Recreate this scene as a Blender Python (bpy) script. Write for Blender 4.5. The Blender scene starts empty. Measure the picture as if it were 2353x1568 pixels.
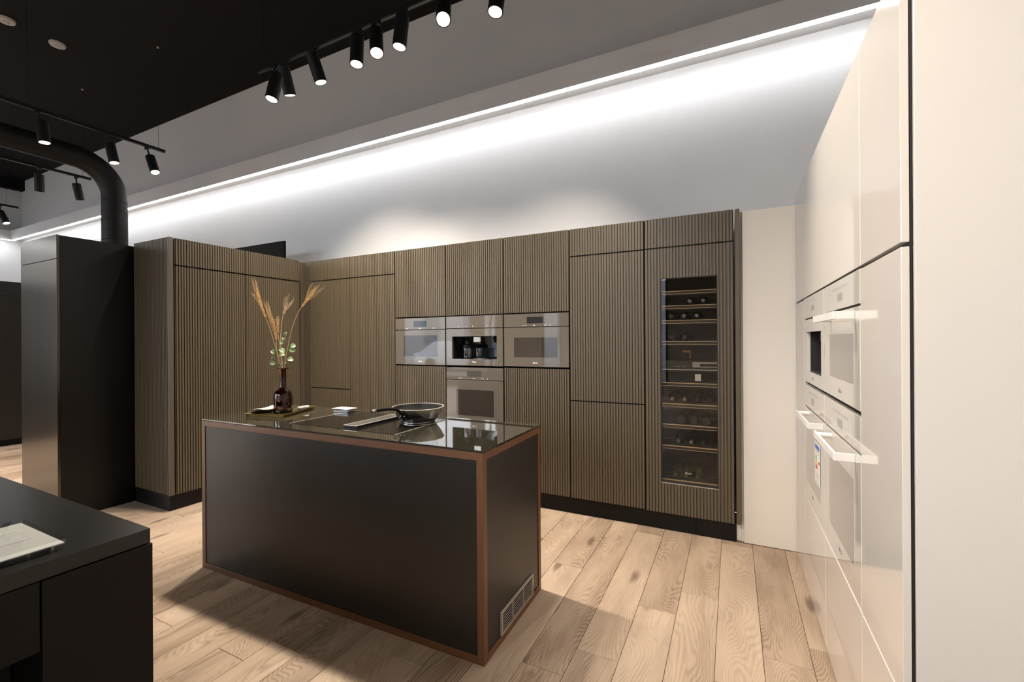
import bpy, bmesh, math, random
from mathutils import Vector, Matrix
random.seed(7)
sc = bpy.context.scene
COL = sc.collection
PI = math.pi

# ------------------------------------------------------------------ camera
cam_data = bpy.data.cameras.new('camera')
cam = bpy.data.objects.new('camera', cam_data)
COL.objects.link(cam)
yaw, pitch, roll, FPX = math.radians(26.46778), math.radians(-0.03043), math.radians(-0.37306), 1017.827
cam_data.sensor_fit = 'HORIZONTAL'
cam_data.sensor_width = 36.0
cam_data.lens = FPX / 2353.0 * 36.0
cam_data.clip_start = 0.03
cam_data.clip_end = 200
_f = Vector((-math.sin(yaw) * math.cos(pitch), math.cos(yaw) * math.cos(pitch), math.sin(pitch)))
_r = Vector((math.cos(yaw), math.sin(yaw), 0))
_u = _r.cross(_f)
_r2 = math.cos(roll) * _r + math.sin(roll) * _u
_u2 = -math.sin(roll) * _r + math.cos(roll) * _u
_m = Matrix((( _r2.x, _u2.x, -_f.x, 0.0), (_r2.y, _u2.y, -_f.y, 0.0), (_r2.z, _u2.z, -_f.z, 1.415), (0, 0, 0, 1)))
cam.matrix_world = _m
sc.camera = cam

# ------------------------------------------------------------------ exposure, world, daylight
sc.view_settings.view_transform = 'Standard'
sc.view_settings.look = 'None'
sc.view_settings.gamma = 1.0
sc.view_settings.use_curve_mapping = False
sc.view_settings.exposure = 0.0
sc.cycles.max_bounces = 8
sc.cycles.diffuse_bounces = 4
sc.cycles.glossy_bounces = 4
sc.cycles.transmission_bounces = 6
sc.cycles.transparent_max_bounces = 12
sc.cycles.caustics_reflective = False
sc.cycles.caustics_refractive = False
sc.cycles.sample_clamp_indirect = 4.0

world = bpy.data.worlds.new('world')
sc.world = world
world.use_nodes = True
wn = world.node_tree.nodes
wn['Background'].inputs['Color'].default_value = (0.90, 0.93, 1.0, 1)
wn['Background'].inputs['Strength'].default_value = 11.5

WARM = (1.0, 0.89, 0.765)
SPOT_W = 202.0         # track spots over the island
FILL_W = 150.0         # fill spots on the added, unseen aisle track
HALL_W = 300.0         # fill spots added unseen in the rest of the hall
LED_STRENGTH = 43.0    # cove strip

# ------------------------------------------------------------------ materials
def lin(c):
    c = c / 255.0
    return c / 12.92 if c <= 0.04045 else ((c + 0.055) / 1.055) ** 2.4
def rgb(r, g, b):
    return (lin(r), lin(g), lin(b), 1.0)

def mat(name, color, rough=0.5, metal=0.0, spec=0.5, var=0.06, scale=6.0, rvar=0.04, coat=0.0, coat_rough=0.05,
        bump=0.0, stretch=None, aniso=0.0):
    m = bpy.data.materials.new(name)
    m.use_nodes = True
    nt = m.node_tree
    n, l = nt.nodes, nt.links
    p = n['Principled BSDF']
    p.inputs['Metallic'].default_value = metal
    p.inputs['Specular IOR Level'].default_value = spec
    p.inputs['Coat Weight'].default_value = coat
    p.inputs['Coat Roughness'].default_value = coat_rough
    p.inputs['Anisotropic'].default_value = aniso
    tc = n.new('ShaderNodeTexCoord')
    mp = n.new('ShaderNodeMapping')
    mp.inputs['Scale'].default_value = stretch or (1, 1, 1)
    no = n.new('ShaderNodeTexNoise')
    no.inputs['Scale'].default_value = scale
    no.inputs['Detail'].default_value = 4
    l.new(tc.outputs['Object'], mp.inputs['Vector'])
    l.new(mp.outputs['Vector'], no.inputs['Vector'])
    mx = n.new('ShaderNodeMix')
    mx.data_type = 'RGBA'
    c = Vector(color[:3])
    mx.inputs[6].default_value = (*(c * (1 - var)), 1)
    mx.inputs[7].default_value = (*(c * (1 + var)), 1)
    l.new(no.outputs['Fac'], mx.inputs[0])
    l.new(mx.outputs[2], p.inputs['Base Color'])
    mr = n.new('ShaderNodeMapRange')
    mr.inputs['To Min'].default_value = max(0.0, rough - rvar)
    mr.inputs['To Max'].default_value = min(1.0, rough + rvar)
    l.new(no.outputs['Fac'], mr.inputs['Value'])
    l.new(mr.outputs['Result'], p.inputs['Roughness'])
    if bump > 0:
        bp = n.new('ShaderNodeBump')
        bp.inputs['Strength'].default_value = bump
        bp.inputs['Distance'].default_value = 0.002
        l.new(no.outputs['Fac'], bp.inputs['Height'])
        l.new(bp.outputs['Normal'], p.inputs['Normal'])
    return m

def emit(name, color, strength):
    m = bpy.data.materials.new(name)
    m.use_nodes = True
    n, l = m.node_tree.nodes, m.node_tree.links
    n.remove(n['Principled BSDF'])
    e = n.new('ShaderNodeEmission')
    e.inputs['Color'].default_value = (*color, 1)
    e.inputs['Strength'].default_value = strength
    l.new(e.outputs[0], n['Material Output'].inputs['Surface'])
    return m

def thin_glass(name, tint, refl=0.0, rough=0.01):
    """A pane: clear with a tint, plus a Fresnel mirror layer."""
    m = bpy.data.materials.new(name)
    m.use_nodes = True
    n, l = m.node_tree.nodes, m.node_tree.links
    n.remove(n['Principled BSDF'])
    t = n.new('ShaderNodeBsdfTransparent'); t.inputs['Color'].default_value = (*tint, 1)
    g = n.new('ShaderNodeBsdfGlossy'); g.inputs['Roughness'].default_value = rough
    f = n.new('ShaderNodeFresnel'); f.inputs['IOR'].default_value = 1.5
    a = n.new('ShaderNodeMath'); a.operation = 'ADD'; a.use_clamp = True; a.inputs[1].default_value = refl
    mx = n.new('ShaderNodeMixShader')
    ge = n.new('ShaderNodeNewGeometry')
    fr_ = n.new('ShaderNodeMath'); fr_.operation = 'SUBTRACT'; fr_.inputs[0].default_value = 1.0
    mu = n.new('ShaderNodeMath'); mu.operation = 'MULTIPLY'
    l.new(ge.outputs['Backfacing'], fr_.inputs[1])
    l.new(f.outputs[0], a.inputs[0])
    l.new(a.outputs[0], mu.inputs[0]); l.new(fr_.outputs[0], mu.inputs[1])
    l.new(mu.outputs[0], mx.inputs[0])
    l.new(t.outputs[0], mx.inputs[1])
    l.new(g.outputs[0], mx.inputs[2])
    l.new(mx.outputs[0], n['Material Output'].inputs['Surface'])
    return m

def real_glass(name, color, ior=1.5, rough=0.0):
    m = bpy.data.materials.new(name)
    m.use_nodes = True
    n, l = m.node_tree.nodes, m.node_tree.links
    p = n['Principled BSDF']
    p.inputs['Base Color'].default_value = (*color, 1)
    p.inputs['Transmission Weight'].default_value = 1.0
    p.inputs['Roughness'].default_value = rough
    p.inputs['IOR'].default_value = ior
    return m

def wood_floor():
    m = bpy.data.materials.new('oak_planks')
    m.use_nodes = True
    nt = m.node_tree
    n, l = nt.nodes, nt.links
    p = n['Principled BSDF']
    geo = n.new('ShaderNodeNewGeometry')
    at = n.new('ShaderNodeAttribute'); at.attribute_name = 'rnd'
    sc1 = n.new('ShaderNodeVectorMath'); sc1.operation = 'SCALE'; sc1.inputs['Scale'].default_value = 37.0
    cmb = n.new('ShaderNodeCombineXYZ')
    l.new(at.outputs['Fac'], cmb.inputs['X']); l.new(at.outputs['Fac'], cmb.inputs['Y']); l.new(at.outputs['Fac'], cmb.inputs['Z'])
    l.new(cmb.outputs[0], sc1.inputs[0])
    add = n.new('ShaderNodeVectorMath'); add.operation = 'ADD'
    l.new(geo.outputs['Position'], add.inputs[0]); l.new(sc1.outputs[0], add.inputs[1])
    # knots: sparse stretched voronoi cells
    mk = n.new('ShaderNodeMapping'); mk.inputs['Scale'].default_value = (3.9, 1.15, 1)
    l.new(add.outputs[0], mk.inputs['Vector'])
    vo = n.new('ShaderNodeTexVoronoi'); vo.inputs['Scale'].default_value = 1.0; vo.inputs['Randomness'].default_value = 0.9
    vo.voronoi_dimensions = '2D'
    l.new(mk.outputs[0], vo.inputs['Vector'])
    # long warp noise
    mw = n.new('ShaderNodeMapping'); mw.inputs['Scale'].default_value = (2.6, 0.55, 1)
    l.new(add.outputs[0], mw.inputs['Vector'])
    nw = n.new('ShaderNodeTexNoise'); nw.inputs['Scale'].default_value = 1.0; nw.inputs['Detail'].default_value = 2.5
    l.new(mw.outputs[0], nw.inputs['Vector'])
    # ring coordinate = x*a + noise*b + knot pull
    sep = n.new('ShaderNodeSeparateXYZ'); l.new(add.outputs[0], sep.inputs[0])
    def math_(op, a, b):
        k = n.new('ShaderNodeMath'); k.operation = op
        for i, v in enumerate((a, b)):
            if isinstance(v, (int, float)): k.inputs[i].default_value = v
            elif v is not None: l.new(v, k.inputs[i])
        return k.outputs[0]
    kn = n.new('ShaderNodeMapRange'); kn.inputs['From Min'].default_value = 0.0; kn.inputs['From Max'].default_value = 0.55
    kn.inputs['To Min'].default_value = 1.0; kn.inputs['To Max'].default_value = 0.0; kn.interpolation_type = 'SMOOTHSTEP'
    l.new(vo.outputs['Distance'], kn.inputs['Value'])
    ringc = math_('ADD', math_('ADD', math_('MULTIPLY', sep.outputs['X'], 55.0), math_('MULTIPLY', nw.outputs['Fac'], 46.0)),
                  math_('MULTIPLY', kn.outputs['Result'], 6.0))
    # fine jitter
    mj = n.new('ShaderNodeMapping'); mj.inputs['Scale'].default_value = (60, 5.0, 1)
    l.new(add.outputs[0], mj.inputs['Vector'])
    nj = n.new('ShaderNodeTexNoise'); nj.inputs['Scale'].default_value = 1.0; nj.inputs['Detail'].default_value = 4
    l.new(mj.outputs[0], nj.inputs['Vector'])
    ringc = math_('ADD', ringc, math_('MULTIPLY', nj.outputs['Fac'], 0.9))
    rings = math_('SINE', math_('MULTIPLY', ringc, 8.5), None)
    rings = math_('MULTIPLY', math_('ADD', rings, 1.0), 0.5)
    rings = math_('POWER', rings, 0.6)
    # fibre
    mf = n.new('ShaderNodeMapping'); mf.inputs['Scale'].default_value = (230, 9, 1)
    l.new(add.outputs[0], mf.inputs['Vector'])
    nf = n.new('ShaderNodeTexNoise'); nf.inputs['Scale'].default_value = 1.0; nf.inputs['Detail'].default_value = 3
    l.new(mf.outputs[0], nf.inputs['Vector'])
    # blotches
    nb = n.new('ShaderNodeTexNoise'); nb.inputs['Scale'].default_value = 1.0; nb.inputs['Detail'].default_value = 2
    mb = n.new('ShaderNodeMapping'); mb.inputs['Scale'].default_value = (9, 2.2, 1)
    l.new(add.outputs[0], mb.inputs['Vector']); l.new(mb.outputs[0], nb.inputs['Vector'])
    v = math_('ADD', math_('MULTIPLY', rings, 0.17), math_('MULTIPLY', nf.outputs['Fac'], 0.26))
    v = math_('ADD', v, math_('MULTIPLY', nb.outputs['Fac'], 0.55))
    v = math_('ADD', v, math_('MULTIPLY', math_('SUBTRACT', at.outputs['Fac'], 0.5), 0.30))
    ramp = n.new('ShaderNodeValToRGB')
    ramp.color_ramp.elements[0].position = 0.22; ramp.color_ramp.elements[0].color = (0.165, 0.108, 0.070, 1)
    ramp.color_ramp.elements[1].position = 0.78; ramp.color_ramp.elements[1].color = (0.50, 0.385, 0.285, 1)
    e = ramp.color_ramp.elements.new(0.48); e.color = (0.365, 0.27, 0.195, 1)
    l.new(v, ramp.inputs[0])
    # knot core
    kc = n.new('ShaderNodeMapRange'); kc.inputs['From Min'].default_value = 0.02; kc.inputs['From Max'].default_value = 0.13
    kc.inputs['To Min'].default_value = 0.75; kc.inputs['To Max'].default_value = 0.0; kc.interpolation_type = 'SMOOTHSTEP'
    l.new(math_('ADD', vo.outputs['Distance'], math_('MULTIPLY', math_('SUBTRACT', nj.outputs['Fac'], 0.5), 0.12)), kc.inputs['Value'])
    sepc = n.new('ShaderNodeSeparateColor'); l.new(vo.outputs['Color'], sepc.inputs[0])
    keep = math_('GREATER_THAN', sepc.outputs[0], 0.45)
    mx = n.new('ShaderNodeMix'); mx.data_type = 'RGBA'
    l.new(math_('MULTIPLY', kc.outputs['Result'], keep), mx.inputs[0]); l.new(ramp.outputs[0], mx.inputs[6]); mx.inputs[7].default_value = (0.10, 0.06, 0.036, 1)
    l.new(mx.outputs[2], p.inputs['Base Color'])
    p.inputs['Roughness'].default_value = 0.42
    p.inputs['Specular IOR Level'].default_value = 0.35
    bp = n.new('ShaderNodeBump'); bp.inputs['Strength'].default_value = 0.12; bp.inputs['Distance'].default_value = 0.001
    l.new(v, bp.inputs['Height']); l.new(bp.outputs[0], p.inputs['Normal'])
    return m

def walnut(name, vertical=False):
    m = mat(name, (0.140, 0.061, 0.027), rough=0.42, var=0.30, scale=5.0,
            stretch=(1.2, 1.2, 14) if not vertical else (26, 26, 0.9), bump=0.05)
    return m

M = {}
M['floor'] = wood_floor()
M['subfloor'] = mat('subfloor', (0.05, 0.03, 0.02), 0.9)
M['wall'] = mat('white_plaster', (0.76, 0.745, 0.73), 0.85, var=0.02, scale=3, spec=0.2)
M['trim'] = mat('lit_bulkhead_white', (0.90, 0.88, 0.865), 0.8, var=0.01, scale=3, spec=0.2)  # whiter than the wall, standing in for extra light on the bulkheads
M['ceiling'] = mat('black_ceiling_paint', (0.0075, 0.0065, 0.006), 0.9, var=0.1, spec=0.2)
M['black'] = mat('matt_black_metal', (0.006, 0.0058, 0.0055), 0.48, var=0.1, spec=0.25)
M['duct'] = mat('black_spiral_duct', (0.008, 0.0075, 0.007), 0.5, var=0.15, spec=0.25)
M['bronze'] = mat('fluted_bronze_lacquer', (0.092, 0.071, 0.045), 0.42, metal=0.0, var=0.07, scale=90, spec=0.5, bump=0.08)
M['bronze_flat'] = mat('bronze_lacquer_edge', (0.085, 0.066, 0.046), 0.45, var=0.05, scale=40)
M['carcass'] = mat('dark_carcass_board', (0.010, 0.009, 0.008), 0.7, spec=0.2)
M['plinth'] = mat('black_plinth_board', (0.0045, 0.004, 0.0036), 0.5, spec=0.25)
M['steel_dark'] = mat('dark_brushed_steel', (0.095, 0.083, 0.069), 0.24, metal=1.0, var=0.12, scale=2.0, stretch=(60, 60, 0.6), aniso=0.6)
M['black_panel'] = mat('black_lacquer_panel', (0.006, 0.0055, 0.005), 0.36, var=0.08, spec=0.28)
M['partition'] = mat('dull_black_board', (0.004, 0.0037, 0.0034), 0.7, spec=0.08)
M['island_panel'] = mat('satin_graphite_panel', (0.020, 0.017, 0.014), 0.36, var=0.05, scale=50, spec=0.42)
M['walnut'] = walnut('walnut_horizontal')
M['walnut_v'] = walnut('walnut_vertical', True)
M['top_glass'] = mat('olive_glass_worktop', (0.038, 0.034, 0.023), 0.03, spec=0.9, var=0.02, rvar=0.005, coat=1.0, coat_rough=0.02)
M['hob'] = mat('black_ceramic_hob', (0.010, 0.009, 0.008), 0.06, spec=0.7, rvar=0.01)
M['steel'] = mat('brushed_steel', (0.62, 0.60, 0.56), 0.26, metal=1.0, var=0.06, scale=3, stretch=(2, 2, 50), aniso=0.5)
M['steel_light'] = mat('satin_aluminium', (0.66, 0.62, 0.56), 0.35, metal=1.0, var=0.04)
M['grille'] = mat('pale_anodised_grille', (0.42, 0.375, 0.32), 0.45, metal=0.2, var=0.03)
M['rim'] = mat('polished_steel', (0.8, 0.76, 0.68), 0.12, metal=1.0, var=0.03, rvar=0.02)
M['pan_rim'] = mat('satin_steel_rim', (0.82, 0.76, 0.66), 0.42, metal=0.85, var=0.03)
M['pan_in'] = mat('nonstick_coating', (0.018, 0.016, 0.014), 0.35)
M['taupe_glass'] = mat('taupe_appliance_glass', (0.105, 0.092, 0.076), 0.035, spec=0.9, rvar=0.008, var=0.02, coat=0.15, coat_rough=0.015)
M['taupe_frame'] = mat('taupe_appliance_trim', (0.13, 0.115, 0.098), 0.3, metal=0.5)
M['win_glass'] = mat('tinted_oven_window', (0.032, 0.027, 0.022), 0.03, spec=0.9, rvar=0.008, coat=0.15, coat_rough=0.01)
M['screen'] = mat('dark_display_glass', (0.012, 0.013, 0.016), 0.05, spec=1.0, rvar=0.01)
M['screen_grey'] = mat('grey_display_glass', (0.30, 0.285, 0.26), 0.12, spec=0.6)
M['screen_soft'] = mat('soft_grey_display_glass', (0.055, 0.050, 0.045), 0.10, spec=0.5)
M['print_light'] = mat('pale_print', (0.75, 0.72, 0.68), 0.5)
M['print_grey'] = mat('grey_print', (0.33, 0.31, 0.29), 0.5)
M['print_dark'] = mat('dark_print', (0.06, 0.055, 0.05), 0.6)
M['white'] = mat('cream_white_gloss_lacquer', (0.75, 0.70, 0.64), 0.07, spec=0.6, var=0.012, rvar=0.01, coat=0.6, coat_rough=0.03)
M['white_satin'] = mat('cream_white_satin_panel', (0.72, 0.68, 0.635), 0.32, var=0.015, spec=0.4)
M['white_edge'] = mat('cream_white_edge', (0.80, 0.75, 0.69), 0.3, var=0.01)
M['white_glass'] = mat('white_appliance_glass', (0.74, 0.70, 0.645), 0.05, spec=0.8, var=0.01, rvar=0.01, coat=1.0, coat_rough=0.02)
M['white_window'] = mat('pale_oven_window', (0.27, 0.24, 0.205), 0.04, spec=1.0, var=0.03, rvar=0.01, coat=1.0, coat_rough=0.02)
M['white_handle'] = mat('white_enamel_handle', (0.83, 0.80, 0.76), 0.22, var=0.01)
M['gap'] = mat('shadow_gap', (0.012, 0.011, 0.010), 0.6)
M['counter'] = mat('anthracite_worktop', (0.013, 0.0117, 0.0102), 0.28, var=0.01, scale=1.5, rvar=0.004, spec=0.42)
M['counter_panel'] = mat('anthracite_panel', (0.0045, 0.004, 0.0036), 0.45, var=0.06, spec=0.2)
M['amber'] = real_glass('dark_amber_glass', (0.20, 0.035, 0.012))
M['cooler_liner'] = mat('brown_cooler_liner', (0.075, 0.060, 0.045), 0.5, spec=0.4)
M['bottle'] = mat('dark_bottle_glass', (0.008, 0.009, 0.007), 0.08, spec=0.8)
M['bottle_green'] = mat('green_bottle_glass', (0.075, 0.08, 0.022), 0.12, spec=0.8)
M['capsule'] = mat('black_bottle_capsule', (0.010, 0.010, 0.010), 0.3)
M['capsule_print'] = mat('pale_capsule_emblem', (0.62, 0.63, 0.60), 0.4)
M['shelf_wood'] = mat('beech_shelf_front', (0.72, 0.53, 0.30), 0.45, var=0.15, scale=8)
M['shelf_dark'] = mat('dark_shelf_rack', (0.02, 0.017, 0.014), 0.5)
M['pane'] = thin_glass('clear_pane', (0.93, 0.95, 0.95))
M['cooler_pane'] = thin_glass('smoked_pane', (0.80, 0.78, 0.75), refl=0.02)
M['jug_glass'] = thin_glass('jug_glass', (0.75, 0.78, 0.80), refl=0.10)
M['acrylic'] = thin_glass('clear_acrylic', (0.95, 0.96, 0.95), refl=0.06)
M['paper'] = mat('white_paper', (0.80, 0.77, 0.73), 0.6, var=0.01)
M['brass'] = mat('polished_brass', (0.74, 0.58, 0.30), 0.28, metal=1.0, var=0.10, scale=12)
M['tray_glass'] = mat('smoked_tray_base', (0.05, 0.042, 0.02), 0.05, spec=0.8)
M['wheat'] = mat('dry_wheat', (0.78, 0.53, 0.24), 0.6, var=0.25, scale=60)
M['wheat_pale'] = mat('pale_dry_wheat', (0.80, 0.62, 0.38), 0.6, var=0.2, scale=60)
M['stalk'] = mat('straw_stalk', (0.66, 0.46, 0.22), 0.5, var=0.2, scale=40)
M['leaf'] = mat('eucalyptus_leaf', (0.20, 0.27, 0.12), 0.42, var=0.35, scale=35)
M['twig'] = mat('reddish_twig', (0.22, 0.12, 0.05), 0.6)
M['led'] = emit('led_diffuser', (0.94, 0.965, 1.0), LED_STRENGTH)
M['lamp_lens'] = emit('lamp_lens', (1.0, 0.86, 0.68), 5.0)
M['lamp_off'] = mat('unlit_lens', (0.03, 0.03, 0.03), 0.2)
M['detector'] = mat('white_plastic', (0.62, 0.57, 0.52), 0.5)
M['facade'] = mat('pale_facade', (0.33, 0.34, 0.36), 0.9)
M['facade_window'] = mat('facade_window_glass', (0.10, 0.14, 0.18), 0.1)
M['asphalt'] = mat('asphalt', (0.11, 0.11, 0.115), 0.9)
M['car'] = mat('silver_car_paint', (0.50, 0.52, 0.56), 0.2, metal=0.4)
M['dark_wall'] = mat('pale_shop_wall', (0.55, 0.53, 0.50), 0.8)
for k, c in (('blue', (0.06, 0.20, 0.62)), ('green', (0.05, 0.42, 0.12)), ('lime', (0.38, 0.58, 0.06)), ('yellow', (0.85, 0.66, 0.03)),
             ('orange', (0.85, 0.30, 0.04)), ('red', (0.72, 0.05, 0.03))):
    M['p_' + k] = mat('print_' + k, c, 0.5)

def cloth_mat():
    m = mat('checked_linen', (0.62, 0.58, 0.54), 0.9, var=0.08, scale=200)
    nt = m.node_tree; n, l = nt.nodes, nt.links
    p = n['Principled BSDF']
    tc = n.new('ShaderNodeTexCoord')
    mp = n.new('ShaderNodeMapping'); mp.inputs['Rotation'].default_value = (0, 0, 0.33); mp.inputs['Scale'].default_value = (1, 1, 1)
    br = n.new('ShaderNodeTexBrick'); br.offset = 0.0
    br.inputs['Color1'].default_value = (0.36, 0.33, 0.30, 1); br.inputs['Color2'].default_value = (0.40, 0.37, 0.34, 1)
    br.inputs['Mortar'].default_value = (0.66, 0.63, 0.60, 1)
    br.inputs['Scale'].default_value = 1.0; br.inputs['Mortar Size'].default_value = 0.0022
    br.inputs['Brick Width'].default_value = 0.016; br.inputs['Row Height'].default_value = 0.016
    l.new(tc.outputs['Object'], mp.inputs[0]); l.new(mp.outputs[0], br.inputs['Vector'])
    l.new(br.outputs['Color'], p.inputs['Base Color'])
    return m
M['cloth'] = cloth_mat()

# ------------------------------------------------------------------ mesh helpers
class MB:
    """Collects simple shapes in world coordinates; build() links ONE mesh object."""
    def __init__(s):
        s.v, s.f, s.m = [], [], []
    def box(s, x0, x1, y0, y1, z0, z1, mi=0):
        b = len(s.v)
        s.v += [(x0, y0, z0), (x1, y0, z0), (x1, y1, z0), (x0, y1, z0), (x0, y0, z1), (x1, y0, z1), (x1, y1, z1), (x0, y1, z1)]
        s.f += [tuple(b + i for i in q) for q in ((3, 2, 1, 0), (4, 5, 6, 7), (0, 1, 5, 4), (1, 2, 6, 5), (2, 3, 7, 6), (3, 0, 4, 7))]
        s.m += [mi] * 6
        return s
    def poly(s, pts, mi=0):
        b = len(s.v); s.v += [tuple(p) for p in pts]; s.f.append(tuple(range(b, b + len(pts)))); s.m.append(mi); return s
    def prism(s, pts, vec, mi=0):
        """polygon pts extruded along vec"""
        b = len(s.v); n = len(pts); vec = Vector(vec)
        s.v += [tuple(p) for p in pts] + [tuple(Vector(p) + vec) for p in pts]
        s.f += [tuple(b + i for i in reversed(range(n))), tuple(b + n + i for i in range(n))]
        s.f += [(b + i, b + (i + 1) % n, b + n + (i + 1) % n, b + n + i) for i in range(n)]
        s.m += [mi] * (n + 2)
        return s
    def lathe(s, prof, origin=(0, 0, 0), axis=(0, 0, 1), seg=24, mi=0, close=False):
        """prof: (radius, height along axis)"""
        ax = Vector(axis).normalized()
        t = Vector((1, 0, 0)) if abs(ax.x) < 0.9 else Vector((0, 1, 0))
        e1 = (t - ax * t.dot(ax)).normalized(); e2 = ax.cross(e1)
        o = Vector(origin); rings = []
        for r, hh in prof:
            if r < 1e-6:
                rings.append([len(s.v)]); s.v.append(tuple(o + ax * hh))
            else:
                b = len(s.v)
                for k in range(seg):
                    a = 2 * PI * k / seg
                    s.v.append(tuple(o + ax * hh + (e1 * math.cos(a) + e2 * math.sin(a)) * r))
                rings.append(list(range(b, b + seg)))
        if close: rings.append(rings[0])
        for A, B in zip(rings, rings[1:]):
            for k in range(seg):
                k2 = (k + 1) % seg
                if len(A) == 1 and len(B) == 1: continue
                if len(A) == 1: q = (A[0], B[k2], B[k])
                elif len(B) == 1: q = (A[k], A[k2], B[0])
                else: q = (A[k], A[k2], B[k2], B[k])
                s.f.append(q); s.m.append(mi)
        return s
    def tube(s, pts, rad, seg=8, mi=0, cap=True):
        pts = [Vector(p) for p in pts]; n = len(pts)
        rads = rad if isinstance(rad, (list, tuple)) else [rad] * n
        up = None; rings = []
        for i, p in enumerate(pts):
            d = (pts[min(i + 1, n - 1)] - pts[max(i - 1, 0)]).normalized()
            if up is None:
                up = Vector((0, 0, 1)) if abs(d.z) < 0.9 else Vector((1, 0, 0))
            e1 = (up - d * up.dot(d)).normalized(); e2 = d.cross(e1); up = e1
            b = len(s.v)
            for k in range(seg):
                a = 2 * PI * k / seg
                s.v.append(tuple(p + (e1 * math.cos(a) + e2 * math.sin(a)) * rads[i]))
            rings.append(list(range(b, b + seg)))
        for A, B in zip(rings, rings[1:]):
            for k in range(seg):
                k2 = (k + 1) % seg
                s.f.append((A[k], A[k2], B[k2], B[k])); s.m.append(mi)
        if cap:
            s.f.append(tuple(reversed(rings[0]))); s.m.append(mi)
            s.f.append(tuple(rings[-1])); s.m.append(mi)
        return s
    def build(s, name, m, parent=None, local=False, bevel=0.0, smooth=False, seg=2):
        me = bpy.data.meshes.new(name)
        off = Vector((0, 0, 0))
        if parent is not None and not local:
            q = parent
            while q is not None:
                off += q.location; q = q.parent
        me.from_pydata([tuple(Vector(p) - off) for p in s.v], [], s.f)
        ms = m if isinstance(m, (list, tuple)) else [m]
        for q in ms: me.materials.append(q)
        if len(ms) > 1: me.polygons.foreach_set('material_index', s.m)
        bm = bmesh.new(); bm.from_mesh(me); bmesh.ops.recalc_face_normals(bm, faces=bm.faces); bm.to_mesh(me); bm.free()
        if smooth:
            me.polygons.foreach_set('use_smooth', [True] * len(me.polygons))
            try: me.set_sharp_from_angle(angle=math.radians(40))
            except Exception: pass
        o = bpy.data.objects.new(name, me)
        COL.objects.link(o)
        if parent is not None: o.parent = parent
        if bevel > 0:
            b = o.modifiers.new('bevel', 'BEVEL'); b.width = bevel; b.segments = seg; b.limit_method = 'ANGLE'; b.angle_limit = math.radians(35)
        return o

def tag(o, label=None, cat=None, group=None, kind=None):
    if label: o['label'] = label
    if cat: o['category'] = cat
    if group: o['group'] = group
    if kind: o['kind'] = kind
    return o
def empty(name, loc, label, cat, group=None, rotz=0.0):
    o = bpy.data.objects.new(name, None); COL.objects.link(o)
    o.empty_display_size = 0.05
    o.location = loc; o.rotation_euler = (0, 0, rotz)
    return tag(o, label, cat, group)
def bx(name, m, parent, x0, x1, y0, y1, z0, z1, bevel=0.0, local=False):
    return MB().box(x0, x1, y0, y1, z0, z1).build(name, m, parent, local=local, bevel=bevel)
def struct(name, mb, m, parent=None, bevel=0):
    o = mb.build(name, m, parent, bevel=bevel)
    if parent is None: o['kind'] = 'structure'
    return o
def lettering(text, parent, loc, size, rot, m, name='lettering'):
    cu = bpy.data.curves.new(name, 'FONT'); cu.body = text; cu.size = size; cu.align_x = 'CENTER'; cu.align_y = 'CENTER'
    cu.extrude = 0.0003; cu.offset = size * 0.012; cu.resolution_u = 3
    cu.materials.append(m)
    tmp = bpy.data.objects.new('tmp_text', cu)
    me = bpy.data.meshes.new_from_object(tmp)
    bpy.data.objects.remove(tmp); bpy.data.curves.remove(cu)
    me.name = name
    o = bpy.data.objects.new(name, me); COL.objects.link(o)
    off = Vector((0, 0, 0)); q = parent
    while q is not None: off += q.location; q = q.parent
    o.parent = parent; o.location = Vector(loc) - off; o.rotation_euler = rot
    return o
ROT_BACK = (PI / 2, 0, 0)            # reads facing -y
ROT_WHITE = (PI / 2, 0, -PI / 2)     # reads facing -x

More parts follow.
